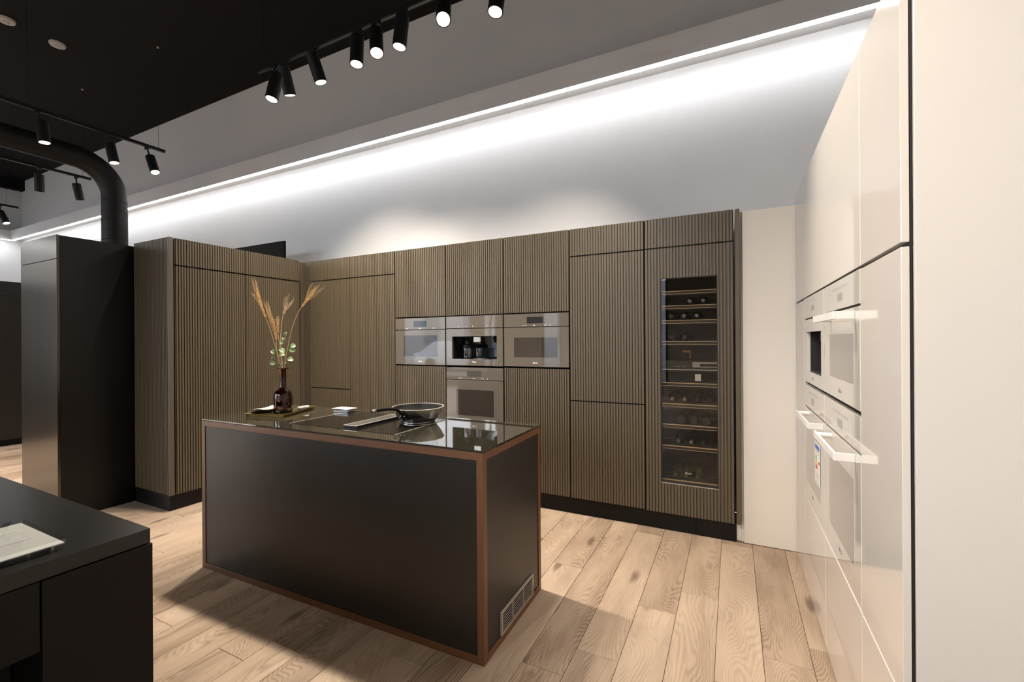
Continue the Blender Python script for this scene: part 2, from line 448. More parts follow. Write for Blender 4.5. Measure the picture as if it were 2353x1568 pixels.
# fluted sheet: returns an MB in (u along width, d outward, z); mapping fn places it
def fluted(u0, u1, z0, z1, place, n=None, depth=0.0105, thick=0.02, hole=None):
    """A fluted board. place(u, d, z) -> world point; d = 0 is the ridge plane, negative goes into the board."""
    mb = MB()
    pitch = 0.0216
    n = n or max(1, round((u1 - u0) / pitch))
    P = (u1 - u0) / n
    prof = []
    for k in range(n):
        a = u0 + k * P
        prof += [(a + P * 0.00, -depth), (a + P * 0.20, -depth), (a + P * 0.32, 0.0), (a + P * 0.88, 0.0)]
    prof.append((u1, -depth))
    def strip(pr, za, zb):
        b = len(mb.v); k = len(pr)
        for u, d in pr: mb.v.append(tuple(place(u, d, za)))
        for u, d in pr: mb.v.append(tuple(place(u, d, zb)))
        for u, d in ((pr[0][0], -thick), (pr[-1][0], -thick)): mb.v.append(tuple(place(u, d, za)))
        for u, d in ((pr[0][0], -thick), (pr[-1][0], -thick)): mb.v.append(tuple(place(u, d, zb)))
        for i in range(k - 1): mb.f.append((b + i, b + i + 1, b + k + i + 1, b + k + i)); mb.m.append(0)
        q = b + 2 * k
        mb.f.append(tuple([b + k + i for i in range(k)] + [q + 3, q + 2])); mb.m.append(0)      # top cap
        mb.f.append(tuple([b + i for i in reversed(range(k))] + [q, q + 1])); mb.m.append(0)    # bottom cap
        mb.f.append((b, b + k, q + 2, q)); mb.m.append(0)
        mb.f.append((b + k - 1, q + 1, q + 3, b + 2 * k - 1)); mb.m.append(0)
        mb.f.append((q, q + 2, q + 3, q + 1)); mb.m.append(0)
    if not hole:
        strip(prof, z0, z1)
    else:
        h0, h1, hz0, hz1 = hole
        def cut(a, b):
            def d_at(u):
                for (ua, da), (ub, db) in zip(prof, prof[1:]):
                    if ua <= u <= ub: return da + (db - da) * ((u - ua) / (ub - ua) if ub > ua else 0)
                return -depth
            return [(a, d_at(a))] + [p for p in prof if a + 1e-5 < p[0] < b - 1e-5] + [(b, d_at(b))]
        strip(cut(u0, h0), z0, z1); strip(cut(h1, u1), z0, z1)
        strip(cut(h0, h1), hz1, z1); strip(cut(h0, h1), z0, hz0)
    return mb

# ================================================================== SETTING
W = 4.05          # back wall
HC = 5.09         # ceiling
XL, XR, YF = -14.4, 1.06, -5.0
struct('wall_back', MB().box(XL - 0.1, XR + 0.1, W, W + 0.1, 0, HC), M['wall'])
struct('wall_left', MB().box(XL - 0.1, XL, YF, W, 0, HC), M['wall'])
struct('wall_right', MB().box(XR, XR + 0.1, YF, W, 0, HC), M['wall'])
struct('ceiling', MB().box(XL - 0.1, XR + 0.1, YF - 0.1, W + 0.1, HC, HC + 0.1), M['ceiling'])
# front wall with shop windows: first and fifth added unseen for daylight, others reflected
OPEN = [(-14.0, -10.6), (-10.1, -7.35), (-6.95, -6.45), (-4.95, -4.35), (-3.95, -1.95), (-1.78, -1.48)]
wf = MB(); xprev = XL
for a, b in OPEN:
    wf.box(xprev, a, YF - 0.15, YF, 0, HC); wf.box(a, b, YF - 0.15, YF, 0, 0.25); wf.box(a, b, YF - 0.15, YF, 4.3, HC); xprev = b
wf.box(xprev, XR, YF - 0.15, YF, 0, HC)
struct('wall_front', wf, M['dark_wall'])
for i, (a, b) in enumerate(OPEN):
    wobj = struct('window_%d' % (i + 1), MB().box(a, a + 0.05, YF - 0.11, YF - 0.04, 0.25, 4.3).box(b - 0.05, b, YF - 0.11, YF - 0.04, 0.25, 4.3)
           .box(a + 0.05, b - 0.05, YF - 0.11, YF - 0.04, 0.25, 0.3).box(a + 0.05, b - 0.05, YF - 0.11, YF - 0.04, 4.25, 4.3), M['black'])
    MB().box(a + 0.05, b - 0.05, YF - 0.08, YF - 0.072, 0.3, 4.25).build('pane', M['pane'], wobj)
    pl_ = bpy.data.lights.new('daylight_portal', 'AREA'); pl_.shape = 'RECTANGLE'; pl_.size = b - a - 0.1; pl_.size_y = 3.95
    pl_.cycles.is_portal = True
    po_ = bpy.data.objects.new('daylight_portal', pl_); COL.objects.link(po_)
    po_.location = ((a + b) / 2, YF - 0.02, 2.275); po_.rotation_euler = (PI / 2, 0, 0)
# the street beyond the shop windows
struct('street_ground', MB().box(-26, 10, -30, YF - 0.15, -0.1, -0.02), M['asphalt'])
fac = tag(MB().box(-24, 8, -19, -18, -0.02, 4.6).build('street_building', M['facade']), 'pale rendered building across the street outside the shop windows', 'building')
for ix in range(9):
    for iz in range(1):
        w_ = MB().box(-22.5 + ix * 3.3, -21.2 + ix * 3.3, -18.02, -17.98, 1.2 + iz * 3.6, 3.4 + iz * 3.6).build('window', M['facade_window'], fac)
car = empty('parked_car', (-12.0, -11.5, -0.02), 'silver car parked in the street outside the shop windows', 'car')
MB().prism([(-14.2, -10.7, 0.25), (-9.8, -10.7, 0.25), (-9.75, -10.7, 0.75), (-10.8, -10.7, 0.88), (-11.4, -10.7, 1.38), (-13.0, -10.7, 1.40), (-13.8, -10.7, 0.9), (-14.25, -10.7, 0.8)],
           (0, -1.6, 0)).build('body', M['car'], car, bevel=0.05)
for xx in (-13.2, -10.7):
    MB().lathe([(0, -10.66), (0.31, -10.66), (0.31, -10.86), (0, -10.86)], (xx, 0, 0.29), (0, 1, 0)).build('wheel', M['black'], car)
    MB().lathe([(0, -12.14), (0.31, -12.14), (0.31, -12.34), (0, -12.34)], (xx, 0, 0.29), (0, 1, 0)).build('wheel', M['black'], car)

# bulkheads with the cove light
by0, bz0, bz1 = 3.81, 3.745, 3.905
struct('trim_1', MB().box(XL + 0.24, XR, by0, W, bz0, bz1).box(XL + 0.24, XR, by0, by0 + 0.012, 3.70, bz0), M['trim'])
struct('trim_2', MB().box(XL, XL + 0.24, YF, W, bz0, bz1).box(XL + 0.228, XL + 0.24, YF, by0 + 0.012, 3.70, bz0), M['trim'])
struct('trim_3', MB().box(XL, XL + 0.16, YF, W, 4.86, HC), M['ceiling'])
led = empty('cove_light_strip', (-6.5, by0 + 0.03, 3.70), 'long white glowing light strip under the bulkhead on the kitchen wall', 'light strip')
prof_ = MB().box(XL + 0.25, XR, by0 + 0.012, by0 + 0.046, 3.698, bz0).build('profile', M['white_edge'], led)
dif = MB(); nx = 26
for k in range(nx):
    a = XL + 0.25 + (XR - XL - 0.25) * k / nx; b = XL + 0.25 + (XR - XL - 0.25) * (k + 1) / nx
    dif.box(a, b, by0 + 0.014, by0 + 0.041, 3.690, 3.698)
dif.build('diffuser', M['led'], led)
led2 = empty('cove_light_strip', (XL + 0.21, 1.0, 3.70), 'glowing light strip under the bulkhead on the distant end wall', 'light strip')
MB().box(XL + 0.194, XL + 0.228, YF, by0 + 0.012, 3.698, bz0).build('profile', M['white_edge'], led2)
dif = MB()
for k in range(10):
    a = YF + (by0 - YF) * k / 10; b = YF + (by0 - YF) * (k + 1) / 10
    dif.box(XL + 0.199, XL + 0.226, a, b, 3.690, 3.698)
dif.build('diffuser', M['led'], led2)

# ------------------------------------------------------------------ plank floor
floor = struct('floor', MB().box(XL, XR, YF, W, -0.06, -0.012), M['subfloor'])
def xb(k):   # plank edges, k counted towards -x from x = 0.114
    x = 0.114 - 0.1906 * k
    if k > 7: x = 0.114 - 0.1906 * 7 - 0.1838 * (k - 7)
    return x
JOINT = {-2: 2.415, -1: 2.26, 0: 2.013, 1: 2.644, 2: 2.41, 3: 1.946, 4: 1.763, 5: 2.645, 6: 2.02, 7: 1.55, 8: 2.35, 9: 1.08, 10: 1.37, 11: 1.226,
         12: 1.95, 13: 1.60, 14: 1.218, 15: 0.80, 16: 1.75, 17: 1.30, 18: 1.0, 19: 1.62, 20: 2.2, 21: 1.45, 22: 2.03, 23: 1.2, 24: 1.9, 25: 0.9}
PL = 1.385
planks_far = []; near = []
for k in range(-5, 79):
    x1, x0 = xb(k), xb(k + 1)
    if x0 < XL: x0 = XL
    if x1 - x0 < 0.02: continue
    j = JOINT.get(k, random.uniform(0, PL))
    y = j - PL * math.ceil((j - YF) / PL)
    while y < W:
        a, b = max(y, YF), min(y + PL, W)
        if b - a > 0.02:
            rec = (x0, x1, a, b, random.random())
            if -3 <= k <= 26 and b > 0.55 and a < 3.5: near.append(rec)
            else: planks_far.append(rec)
        y += PL
def plank_mesh(name, recs, origin):
    g = 0.0009
    v, f, rn = [], [], []
    ox, oy = origin
    for x0, x1, a, b, r in recs:
        i = len(v)
        c = 0.0012
        for (xa, xb_, ya, yb, z) in ((x0 + g, x1 - g, a + g, b - g, -0.012), (x0 + g, x1 - g, a + g, b - g, -0.0012), (x0 + g + c, x1 - g - c, a + g + c, b - g - c, 0.0)):
            v += [(xa - ox, ya - oy, z), (xb_ - ox, ya - oy, z), (xb_ - ox, yb - oy, z), (xa - ox, yb - oy, z)]
        for L in (0, 4):
            for q in range(4):
                f.append((i + L + q, i + L + (q + 1) % 4, i + L + 4 + (q + 1) % 4, i + L + 4 + q))
        f.append((i + 8, i + 9, i + 10, i + 11))
        rn += [r] * 9
    me = bpy.data.meshes.new(name); me.from_pydata(v, [], f)
    at = me.attributes.new('rnd', 'FLOAT', 'FACE'); at.data.foreach_set('value', rn)
    me.materials.append(M['floor'])
    o = bpy.data.objects.new(name, me); COL.objects.link(o); o.parent = floor
    o.location = (ox, oy, 0)
    return o
for rec in near:
    plank_mesh('plank', [rec], ((rec[0] + rec[1]) / 2, (rec[2] + rec[3]) / 2))
pf = plank_mesh('planking', planks_far, (-6, 0)); pf['kind'] = 'stuff'

# ================================================================== BACK RUN OF BRONZE CABINETS
YD = 3.42          # ridge plane of the doors
YC = YD + 0.024    # carcass front
ZT, ZB = 2.318, 0.138
backp = lambda u, d, z: (u, YD - d, z)
def back_door(name, parent, x0, x1, z0, z1, hole=None, g=0.005):
    return fluted(x0 + g, x1 - g, z0 + 0.005, z1 - 0.005, backp, hole=hole).build(name, M['bronze'], parent)
XM = [-4.222, -3.613, -3.003, -2.3945, -1.7875, -1.183, -0.591, 0.010]
GRP = 'bronze fluted cabinets of the back run'
def back_unit(i, label):
    u = empty('tall_cabinet', ((XM[i] + XM[i + 1]) / 2, YC, 0.0), label, 'cabinet', GRP)
    return u
def carcass(u, x0, x1, z0, z1, holes=()):
    """open box boards: sides, back; plus boards where no appliance sits"""
    mb = MB().box(x0 + 0.001, x0 + 0.003, YC, W - 0.03, z0, z1).box(x1 - 0.003, x1 - 0.001, YC, W - 0.03, z0, z1).box(x0 + 0.003, x1 - 0.003, W - 0.04, W - 0.03, z0, z1)
    mb.box(x0 + 0.003, x1 - 0.003, YC, W - 0.04, z1 - 0.012, z1).box(x0 + 0.003, x1 - 0.003, YC, W - 0.04, z0, z0 + 0.012)
    lo = z0 + 0.012
    for a, b in list(holes) + [(z1 - 0.012, z1)]:
        if a - lo > 0.03: mb.box(x0 + 0.003, x1 - 0.003, YC, YC + 0.012, lo, a)
        lo = b
    return mb.build('carcass', M['carcass'], u)
u = back_unit(0, 'fluted bronze tall cabinet in the corner with a low split door')
carcass(u, XM[0], XM[1], ZB, ZT - 0.006)
back_door('door', u, XM[0], XM[1], 2.088, ZT); back_door('door', u, XM[0], XM[1], 0.911, 2.088); back_door('door', u, XM[0], XM[1], ZB, 0.911)
u = back_unit(1, 'fluted bronze tall cabinet with full length door between corner cabinet and microwave column')
carcass(u, XM[1], XM[2], ZB, ZT - 0.006)
back_door('door', u, XM[1], XM[2], 2.088, ZT); back_door('door', u, XM[1], XM[2], ZB, 2.088)
u = back_unit(2, 'fluted bronze cabinet column holding the built-in microwave')
carcass(u, XM[2], XM[3], ZB, ZT - 0.006, [(1.18, 1.648)])
back_door('door', u, XM[2], XM[3], 1.648, ZT); back_door('door', u, XM[2], XM[3], ZB, 1.182)
u = back_unit(3, 'fluted bronze cabinet column holding the coffee machine above an oven')
carcass(u, XM[3], XM[4], ZB, ZT - 0.006, [(0.565, 1.648)])
back_door('door', u, XM[3], XM[4], 1.648, ZT); back_door('drawer', u, XM[3], XM[4], ZB, 0.56)
u = back_unit(4, 'fluted bronze cabinet column holding the steam oven')
carcass(u, XM[4], XM[5], ZB, ZT - 0.006, [(1.18, 1.648)])
back_door('door', u, XM[4], XM[5], 1.650, ZT); back_door('door', u, XM[4], XM[5], ZB, 1.184)
u = back_unit(5, 'fluted bronze tall cabinet between the steam oven and the wine cooler')
carcass(u, XM[5], XM[6], ZB, ZT - 0.006)
back_door('door', u, XM[5], XM[6], 2.092, ZT); back_door('door', u, XM[5], XM[6], 0.928, 2.092); back_door('door', u, XM[5], XM[6], ZB, 0.928)
u = empty('wall_cabinet', ((XM[6] + XM[7]) / 2, YC, 2.094), 'low fluted bronze cupboard directly above the wine cooler', 'cabinet', GRP)
MB().box(XM[6] + 0.001, XM[7] - 0.001, YC, W - 0.03, 2.094, ZT - 0.006).build('carcass', M['carcass'], u)
back_door('door', u, XM[6], XM[7], 2.094, ZT)

tag(MB().box(0.018, 0.047, YD + 0.005, W - 0.02, 0.135, 2.315).build('end_panel', M['bronze_flat'], bevel=0.002), 'narrow bronze end panel beside the wine cooler and the cream filler', 'panel')
fp = empty('corner_filler', (-4.30, 3.42, 0.138), 'bronze corner filler strip where the two fluted cabinet runs meet', 'panel')
MB().box(-4.345, -4.326, 3.37, 3.445, 0.0, 2.312).build('side_strip', M['bronze_flat'], fp)
MB().box(-4.326, -4.226, 3.426, 3.445, 0.138, 2.312).build('front_strip', M['bronze_flat'], fp)
tag(MB().box(-4.222, -0.245, 3.467, 3.487, 0, 0.137).build('plinth', M['plinth'], bevel=0.001), 'black plinth board under the back run from the corner to the wine cooler', 'plinth')
tag(MB().box(-0.242, 0.016, 3.462, 3.482, 0, 0.137).build('plinth', M['plinth'], bevel=0.001), 'short black plinth board under the wine cooler', 'plinth')

# ---------------------------------------------------------------- appliances of the back run
def rect_ring(mb, x0, x1, z0, z1, hx0, hx1, hz0, hz1, y0, y1):
    mb.box(x0, hx0, y0, y1, z0, z1); mb.box(hx1, x1, y0, y1, z0, z1); mb.box(hx0, hx1, y0, y1, hz1, z1); mb.box(hx0, hx1, y0, y1, z0, hz0)
    return mb
YA = YD + 0.002     # front face of appliances
def keys(parent, xs, z, y, m=None, r=0.003):
    mb = MB()
    for x in xs: mb.box(x - r, x + r, y - 0.0006, y, z - r, z + r)
    o = mb.build('touch_keys', m or M['print_light'], parent); o['kind'] = 'stuff'; return o
def compact_oven(label, x0, x1, z0, z1, zl, win, disp, logo_x, dm, name='compact_oven', keyx=()):
    o = empty(name, ((x0 + x1) / 2, YA, z0), label, 'oven', 'built-in appliances of the back run')
    x0 += 0.007; x1 -= 0.007
    MB().box(x0 + 0.01, x1 - 0.01, YA + 0.02, W - 0.06, z0 + 0.006, z1 - 0.006).build('housing', M['gap'], o)
    MB().box(x0, x1, YA, YA + 0.02, zl + 0.003, z1 - 0.004).build('control_panel', M['taupe_glass'], o, bevel=0.001)
    d = MB().box(x0, x1, YA, YA + 0.02, z0 + 0.004, zl - 0.003).build('door', M['taupe_glass'], o, bevel=0.001)
    MB().box(win[0], win[1], YA - 0.0008, YA + 0.001, win[2], win[3]).build('window', M['win_glass'], d)
    MB().box(x0 + 0.03, x1 - 0.03, YA + 0.004, YA + 0.018, zl - 0.003, zl + 0.003).build('slot', M['gap'], o)
    MB().box(disp[0], disp[1], YA - 0.0008, YA + 0.001, disp[2], disp[3]).build('display', dm, o)
    keys(o, keyx, zl + 0.014, YA)
    lettering('Miele', d, (logo_x, YA - 0.0006, z0 + 0.036), 0.021, ROT_BACK, M['print_light'])
    return o
compact_oven('built-in microwave with taupe glass front, next to the coffee machine', XM[2], XM[3], 1.186, 1.645, 1.526, (-2.888, -2.490, 1.27, 1.472),
             (-2.767, -2.614, 1.555, 1.611), -2.691, M['screen'], 'microwave_oven', (-2.86, -2.84, -2.70, -2.69, -2.54, -2.52))
compact_oven('built-in steam oven with taupe glass front, just above a fluted lower door', XM[4], XM[5], 1.190, 1.647, 1.530, (-1.684, -1.288, 1.275, 1.441),
             (-1.562, -1.412, 1.562, 1.615), -1.486, M['screen'], 'steam_oven', (-1.60, -1.585, -1.57, -1.50, -1.49, -1.40, -1.385, -1.35))
compact_oven('taupe glass built-in oven under the coffee machine, behind the pan', XM[3], XM[4], 0.566, 1.178, 1.062, (-2.283, -1.887, 0.74, 0.973),
             (-2.164, -2.012, 1.095, 1.146), -2.087, M['screen_soft'], 'built_in_oven', (-2.25, -2.235, -2.22, -2.10, -2.085, -2.01, -1.99, -1.95))
# coffee machine
cm = empty('coffee_machine', (-2.09, YA, 1.19), 'taupe glass built-in coffee machine with a dark niche between microwave and steam oven', 'coffee machine', 'built-in appliances of the back run')
cx0, cx1 = XM[3] + 0.007, XM[4] - 0.007
n0, n1, nz0, nz1 = -2.324, -1.854, 1.252, 1.458
MB().box(cx0, cx1, YA, YA + 0.02, 1.533, 1.643).build('control_panel', M['taupe_glass'], cm, bevel=0.001)
fr = rect_ring(MB(), cx0, cx1, 1.192, 1.527, n0, n1, nz0, nz1, YA, YA + 0.02).build('front', M['taupe_glass'], cm)
for a_, b_, z_ in ((cx0, n0, 1.247), (n1, cx1, 1.249), (n1, cx1, 1.4565)):
    MB().box(a_, b_, YA - 0.0006, YA, z_, z_ + 0.0015).build('seam', M['taupe_frame'], fr)
lettering('Miele', fr, (-2.087, YA - 0.0006, 1.226), 0.021, ROT_BACK, M['print_light'])
nb = MB().box(n0, n0 + 0.004, YA + 0.02, YA + 0.24, nz0, nz1).box(n1 - 0.004, n1, YA + 0.02, YA + 0.24, nz0, nz1).box(n0, n1, YA + 0.24, YA + 0.244, nz0, nz1)
nb.box(n0, n1, YA + 0.02, YA + 0.24, nz0 - 0.004, nz0).box(n0, n1, YA + 0.02, YA + 0.24, nz1, nz1 + 0.004)
nb.build('niche', M['hob'], cm)
MB().box(cx0 + 0.01, cx1 - 0.01, YA + 0.25, W - 0.06, 1.20, 1.64).build('housing', M['gap'], cm)
sp = MB().box(-2.105, -2.022, YA + 0.012, YA + 0.09, 1.401, 1.458).build('spout', M['rim'], cm, bevel=0.008)
MB().lathe([(0, 0), (0.007, 0), (0.007, -0.014), (0, -0.014)], (-2.085, YA + 0.05, 1.402), seg=10).build('nozzle', M['black'], sp)
MB().lathe([(0, 0), (0.007, 0), (0.007, -0.014), (0, -0.014)], (-2.042, YA + 0.05, 1.402), seg=10).build('nozzle', M['black'], sp)
MB().lathe([(0, nz0), (0.09, nz0), (0.085, nz0 + 0.006), (0, nz0 + 0.008)], (-2.06, YA + 0.11, 0), seg=24).build('drip_tray', M['black'], cm)
keys(cm, (-2.25, -2.17, -2.10, -1.95), 1.548, YA)
def milk_jug(label, c, sgn_name='milk_jug', hgt=1.0):
    j = empty(sgn_name, c, label, 'jug', 'glass milk jugs in the coffee machines')
    x, y, z = c
    MB().lathe([(0, 0), (0.048, 0), (0.050, 0.01), (0.050, 0.095), (0.046, 0.095), (0.046, 0.008), (0, 0.008)], c, seg=28).build('glass', M['jug_glass'], j, smooth=True)
    MB().lathe([(0, 0.096), (0.051, 0.096), (0.051, 0.125), (0.03, 0.135), (0.028, 0.165), (0, 0.168)], c, seg=28).build('lid', M['black'], j, smooth=True)
    MB().lathe([(0.0, 0.10), (0.0035, 0.10), (0.0035, 0.02), (0.0, 0.02)], (x + 0.01, y, z), seg=8).build('pipe', M['rim'], j)
    return j
milk_jug('glass milk jug in the dark niche of the taupe coffee machine', (-2.215, YA + 0.10, 1.2525))
tag(MB().lathe([(0, 0), (0.035, 0), (0.037, 0.008), (0.041, 0.085), (0.0385, 0.085), (0.035, 0.010), (0, 0.010)], (-2.112, YA + 0.13, 1.2605), seg=28).build('drinking_glass', M['jug_glass'], smooth=True),
    'clear glass standing beside the milk jug under the spout', 'glass')

# ---------------------------------------------------------------- wine cooler
wc = empty('wine_cooler', ((XM[6] + XM[7]) / 2, YC, 0.138), 'tall wine cooler with fluted bronze door frame and glass pane', 'wine cooler')
gx0, gx1, gz0, gz1 = -0.477, -0.092, 0.360, 1.868
fluted(XM[6] + 0.004, XM[7] - 0.004, ZB, 2.090, backp, hole=(gx0, gx1, gz0, gz1)).build('door', M['bronze'], wc)
bez = rect_ring(MB(), gx0, gx1, gz0, gz1, gx0 + 0.006, gx1 - 0.006, gz0 + 0.012, gz1 - 0.006, YD + 0.008, YD + 0.022).build('bezel', M['gap'], wc)
MB().box(gx0, gx1, YD + 0.001, YD + 0.012, gz0 - 0.002, gz0 + 0.004).build('sill', M['steel_light'], wc)
pn = MB().box(gx0 + 0.006, gx1 - 0.006, YD + 0.014, YD + 0.018, gz0 + 0.012, gz1 - 0.006).build('pane', M['cooler_pane'], wc)
lettering('Miele', pn, (-0.292, YD + 0.0135, 0.445), 0.021, ROT_BACK, M['print_grey'])
ix0, ix1 = -0.535, -0.042
ib = MB().box(ix0 - 0.02, ix0, YC, W - 0.06, 0.20, 2.05).box(ix1, ix1 + 0.02, YC, W - 0.06, 0.20, 2.05).box(ix0, ix1, 3.97, 3.985, 0.20, 2.05)
ib.box(ix0, ix1, YC, 3.97, 0.20, 0.36).box(ix0, ix1, YC, 3.97, 1.95, 2.05)
ib.build('liner', M['cooler_liner'], wc)
MB().box(XM[6] + 0.002, XM[7] - 0.002, YC, W - 0.03, 0.138, 0.199).box(XM[6] + 0.002, XM[7] - 0.002, YC, W - 0.03, 2.051, 2.092).box(XM[6] + 0.002, ix0 - 0.021, YC, W - 0.03, 0.199, 2.051).box(ix1 + 0.021, XM[7] - 0.002, YC, W - 0.03, 0.199, 2.051).build('carcass', M['carcass'], wc)
SH = [1.774, 1.667, 1.559, 1.404, 1.098, 0.943, 0.790, 0.633, 0.380]
SHN = ['topmost', 'second', 'third', 'fourth', 'fifth', 'sixth', 'seventh', 'eighth', 'lowest']
yf0 = YC + 0.012
for z in SH:
    s_ = MB().box(ix0 + 0.002, ix1 - 0.002, yf0, yf0 + 0.018, z - 0.030, z - 0.0045)
    for k in range(5):
        yy = yf0 + 0.06 + k * 0.09
        s_.box(ix0 + 0.002, ix1 - 0.002, yy, yy + 0.035, z - 0.020, z - 0.008)
    sh = s_.build('shelf', M['shelf_dark'], wc)
    MB().box(ix0 + 0.002, ix1 - 0.002, yf0 - 0.002, yf0 + 0.018, z - 0.0045, z).build('upper_rail', M['shelf_wood'], sh)
    MB().box(ix0 + 0.002, ix1 - 0.002, yf0 - 0.002, yf0 + 0.0175, z - 0.0245, z - 0.0215).build('lower_rail', M['shelf_wood'], sh)
cp = MB().box(ix0 + 0.002, ix1 - 0.002, yf0 - 0.004, 3.9, 1.185, 1.262).build('control_drawer', M['hob'], wc)
MB().box(-0.26, ix1 - 0.004, yf0 - 0.007, yf0 - 0.004, 1.214, 1.252).build('name_plate', M['steel'], cp)
lettering('Miele', cp, (-0.165, yf0 - 0.0078, 1.229), 0.017, ROT_BACK, M['print_dark'])
MB().box(-0.21, ix1 - 0.02, yf0 - 0.0074, yf0 - 0.007, 1.220, 1.240).build('badge', M['screen'], cp)
keys(cp, (-0.38, -0.366, -0.35, -0.32, -0.305), 1.218, yf0 - 0.004, r=0.002)
MB().box(ix0 + 0.06, ix1 - 0.004, yf0 - 0.006, yf0 - 0.004, 1.193, 1.199).build('handle_strip', M['steel_light'], cp)
MB().box(-0.245, -0.205, yf0 + 0.001, yf0 + 0.0016, 1.115, 1.165).build('energy_sticker', M['paper'], wc)
lb = MB().box(-0.35, -0.292, 3.70, 3.704, 1.315, 1.332).box(-0.300, -0.292, 3.70, 3.704, 1.268, 1.315).build('copper_pipe', M['p_orange'], wc)
ORD = ['first', 'second', 'third', 'fourth']
def wine_bottle(x, z_shelf, label, gm='bottle', neck_out=True, emblem=True):
    """lying bottle: neck towards the door or towards the back"""
    ax = (0, -1, 0) if neck_out else (0, 1, 0)
    ybase = 3.80 if neck_out else yf0 + 0.04
    r = 0.0375
    b = empty('wine_bottle', (x, ybase, z_shelf + r - 0.006), label, 'bottle', 'wine bottles lying in the wine cooler')
    c = (x, ybase, z_shelf + r - 0.006)
    MB().lathe([(0, 0.004), (0.03, 0.0), (r, 0.006), (r, 0.19), (0.032, 0.212), (0.017, 0.236), (0.0148, 0.27)], c, ax, seg=20).build('glass', M[gm], b, smooth=True)
    MB().lathe([(0.0152, 0.262), (0.0152, 0.312), (0.0135, 0.316), (0.0, 0.316)], c, ax, seg=16).build('capsule', M['capsule' if gm == 'bottle' else gm], b, smooth=True)
    if emblem:
        MB().lathe([(0, 0.3164), (0.0052, 0.3164), (0.0052, 0.3168), (0, 0.3168)], c, ax, seg=14).lathe([(0.0098, 0.3164), (0.0115, 0.3164), (0.0115, 0.3168), (0.0098, 0.3168)], c, ax, seg=18).build('emblem', M['capsule_print'], b)
    return b
rows = [(1, [-0.28, -0.19], True, 'bottle', [1, 1]), (2, [-0.41, -0.32, -0.234], True, 'bottle', [0, 1, 1]), (3, [-0.408, -0.318], True, 'bottle', [0, 0]),
        (5, [-0.405, -0.319, -0.235, -0.151], True, 'bottle', [1, 1, 0, 0]), (6, [-0.35, -0.265, -0.18], False, 'bottle', [0, 0, 0]),
        (7, [-0.363, -0.276, -0.197], True, 'bottle', [1, 1, 0]), (8, [-0.385, -0.312, -0.235], True, 'bottle_green', [0, 0, 0])]
for si, xs, nout, gm, em in rows:
    for k, x in enumerate(xs):
        lab = '%s bottle on the %s cooler shelf, %s of %d from the steam oven side' % ('greenish' if gm == 'bottle_green' else 'dark', SHN[si], ORD[k], len(xs))
        wine_bottle(x, SH[si], lab, gm, nout, em[k])

# ================================================================== LEFT RUN
XF = -4.2
leftp = lambda u, d, z: (XF + d, u, z)
ZTL, ZBL = 2.300, 0.137
LU = [2.072, 2.680, 3.280]
for i, lab in enumerate(('fluted bronze tall cabinet of the short run, nearest the dark steel block', 'fluted bronze tall cabinet of the short run, behind the wheat stalks')):
    a, b = LU[i], LU[i + 1]
    u = empty('tall_cabinet', (XF - 0.03, (a + b) / 2, 0), lab, 'cabinet', 'bronze fluted cabinets of the short run')
    fluted(a + 0.006, b - 0.007, 2.077, ZTL, leftp).build('door', M['bronze'], u)
    fluted(a + 0.006, b - 0.007, ZBL, 2.065, leftp).build('door', M['bronze'], u)
    MB().box(-4.775, XF - 0.024, a + 0.001, b - 0.001, ZBL, ZTL - 0.006).build('carcass', M['carcass'], u)
sp_ = empty('side_panel', (-4.49, 2.045, 0.137), 'fluted bronze side panel closing the short cabinet run beside the dark block', 'panel')
fluted(-4.778, -4.222, 0.137, 2.303, lambda u, d, z: (u, 2.034 - d, z), thick=0.03).build('panel', M['bronze'], sp_)
MB().box(-4.222, -4.198, 2.028, 2.064, 0.137, 2.303).build('edge_post', M['bronze_flat'], sp_, bevel=0.003)
tag(MB().box(-4.79, -4.236, 2.045, 3.30, 0, 0.136).build('plinth', M['plinth'], bevel=0.001), 'black plinth under the short fluted cabinet run', 'plinth')
# dark block beside it
blk = empty('dark_cabinet_block', (-5.15, 1.8, 0), 'tall dark block with brushed steel doors and black side, beside the short fluted run', 'cabinet')
MB().box(-5.505, -4.806, 1.558, 2.02, 0.0, 2.283).box(-5.505, -4.806, 2.02, 3.4, 0.0, 2.283).build('body', M['black_panel'], blk)
MB().box(-5.507, -4.802, 1.538, 1.556, 0.02, 2.090).build('door', M['steel_dark'], blk, bevel=0.001)
MB().box(-5.507, -4.802, 1.538, 1.556, 2.094, 2.285).build('door', M['steel_dark'], blk, bevel=0.001)
tag(MB().box(-6.1, -4.888, 3.60, 3.625, 0.0, 2.655).build('black_partition', M['partition']), 'tall black partition board rising behind the short fluted run near the white wall', 'partition')
# far cabinets
fc = empty('far_cabinet', (-9.3, 1.0, 0), 'distant dark tall cabinet run at the far end of the showroom', 'cabinet')
MB().box(-9.62, -9.02, -1.0, 4.02, 0.09, 2.283).build('body', M['black_panel'], fc)
for k in range(8):
    ya = -1.0 + k * 0.6275
    MB().box(-9.02, -9.0, ya + 0.002, ya + 0.6255, 0.09, 2.088).build('door', M['island_panel'], fc)
    MB().box(-9.02, -9.0, ya + 0.002, ya + 0.6255, 2.094, 2.283).build('door', M['island_panel'], fc)
MB().box(-9.6, -9.05, -1.0, 4.02, 0.0, 0.089).build('plinth', M['plinth'], fc)

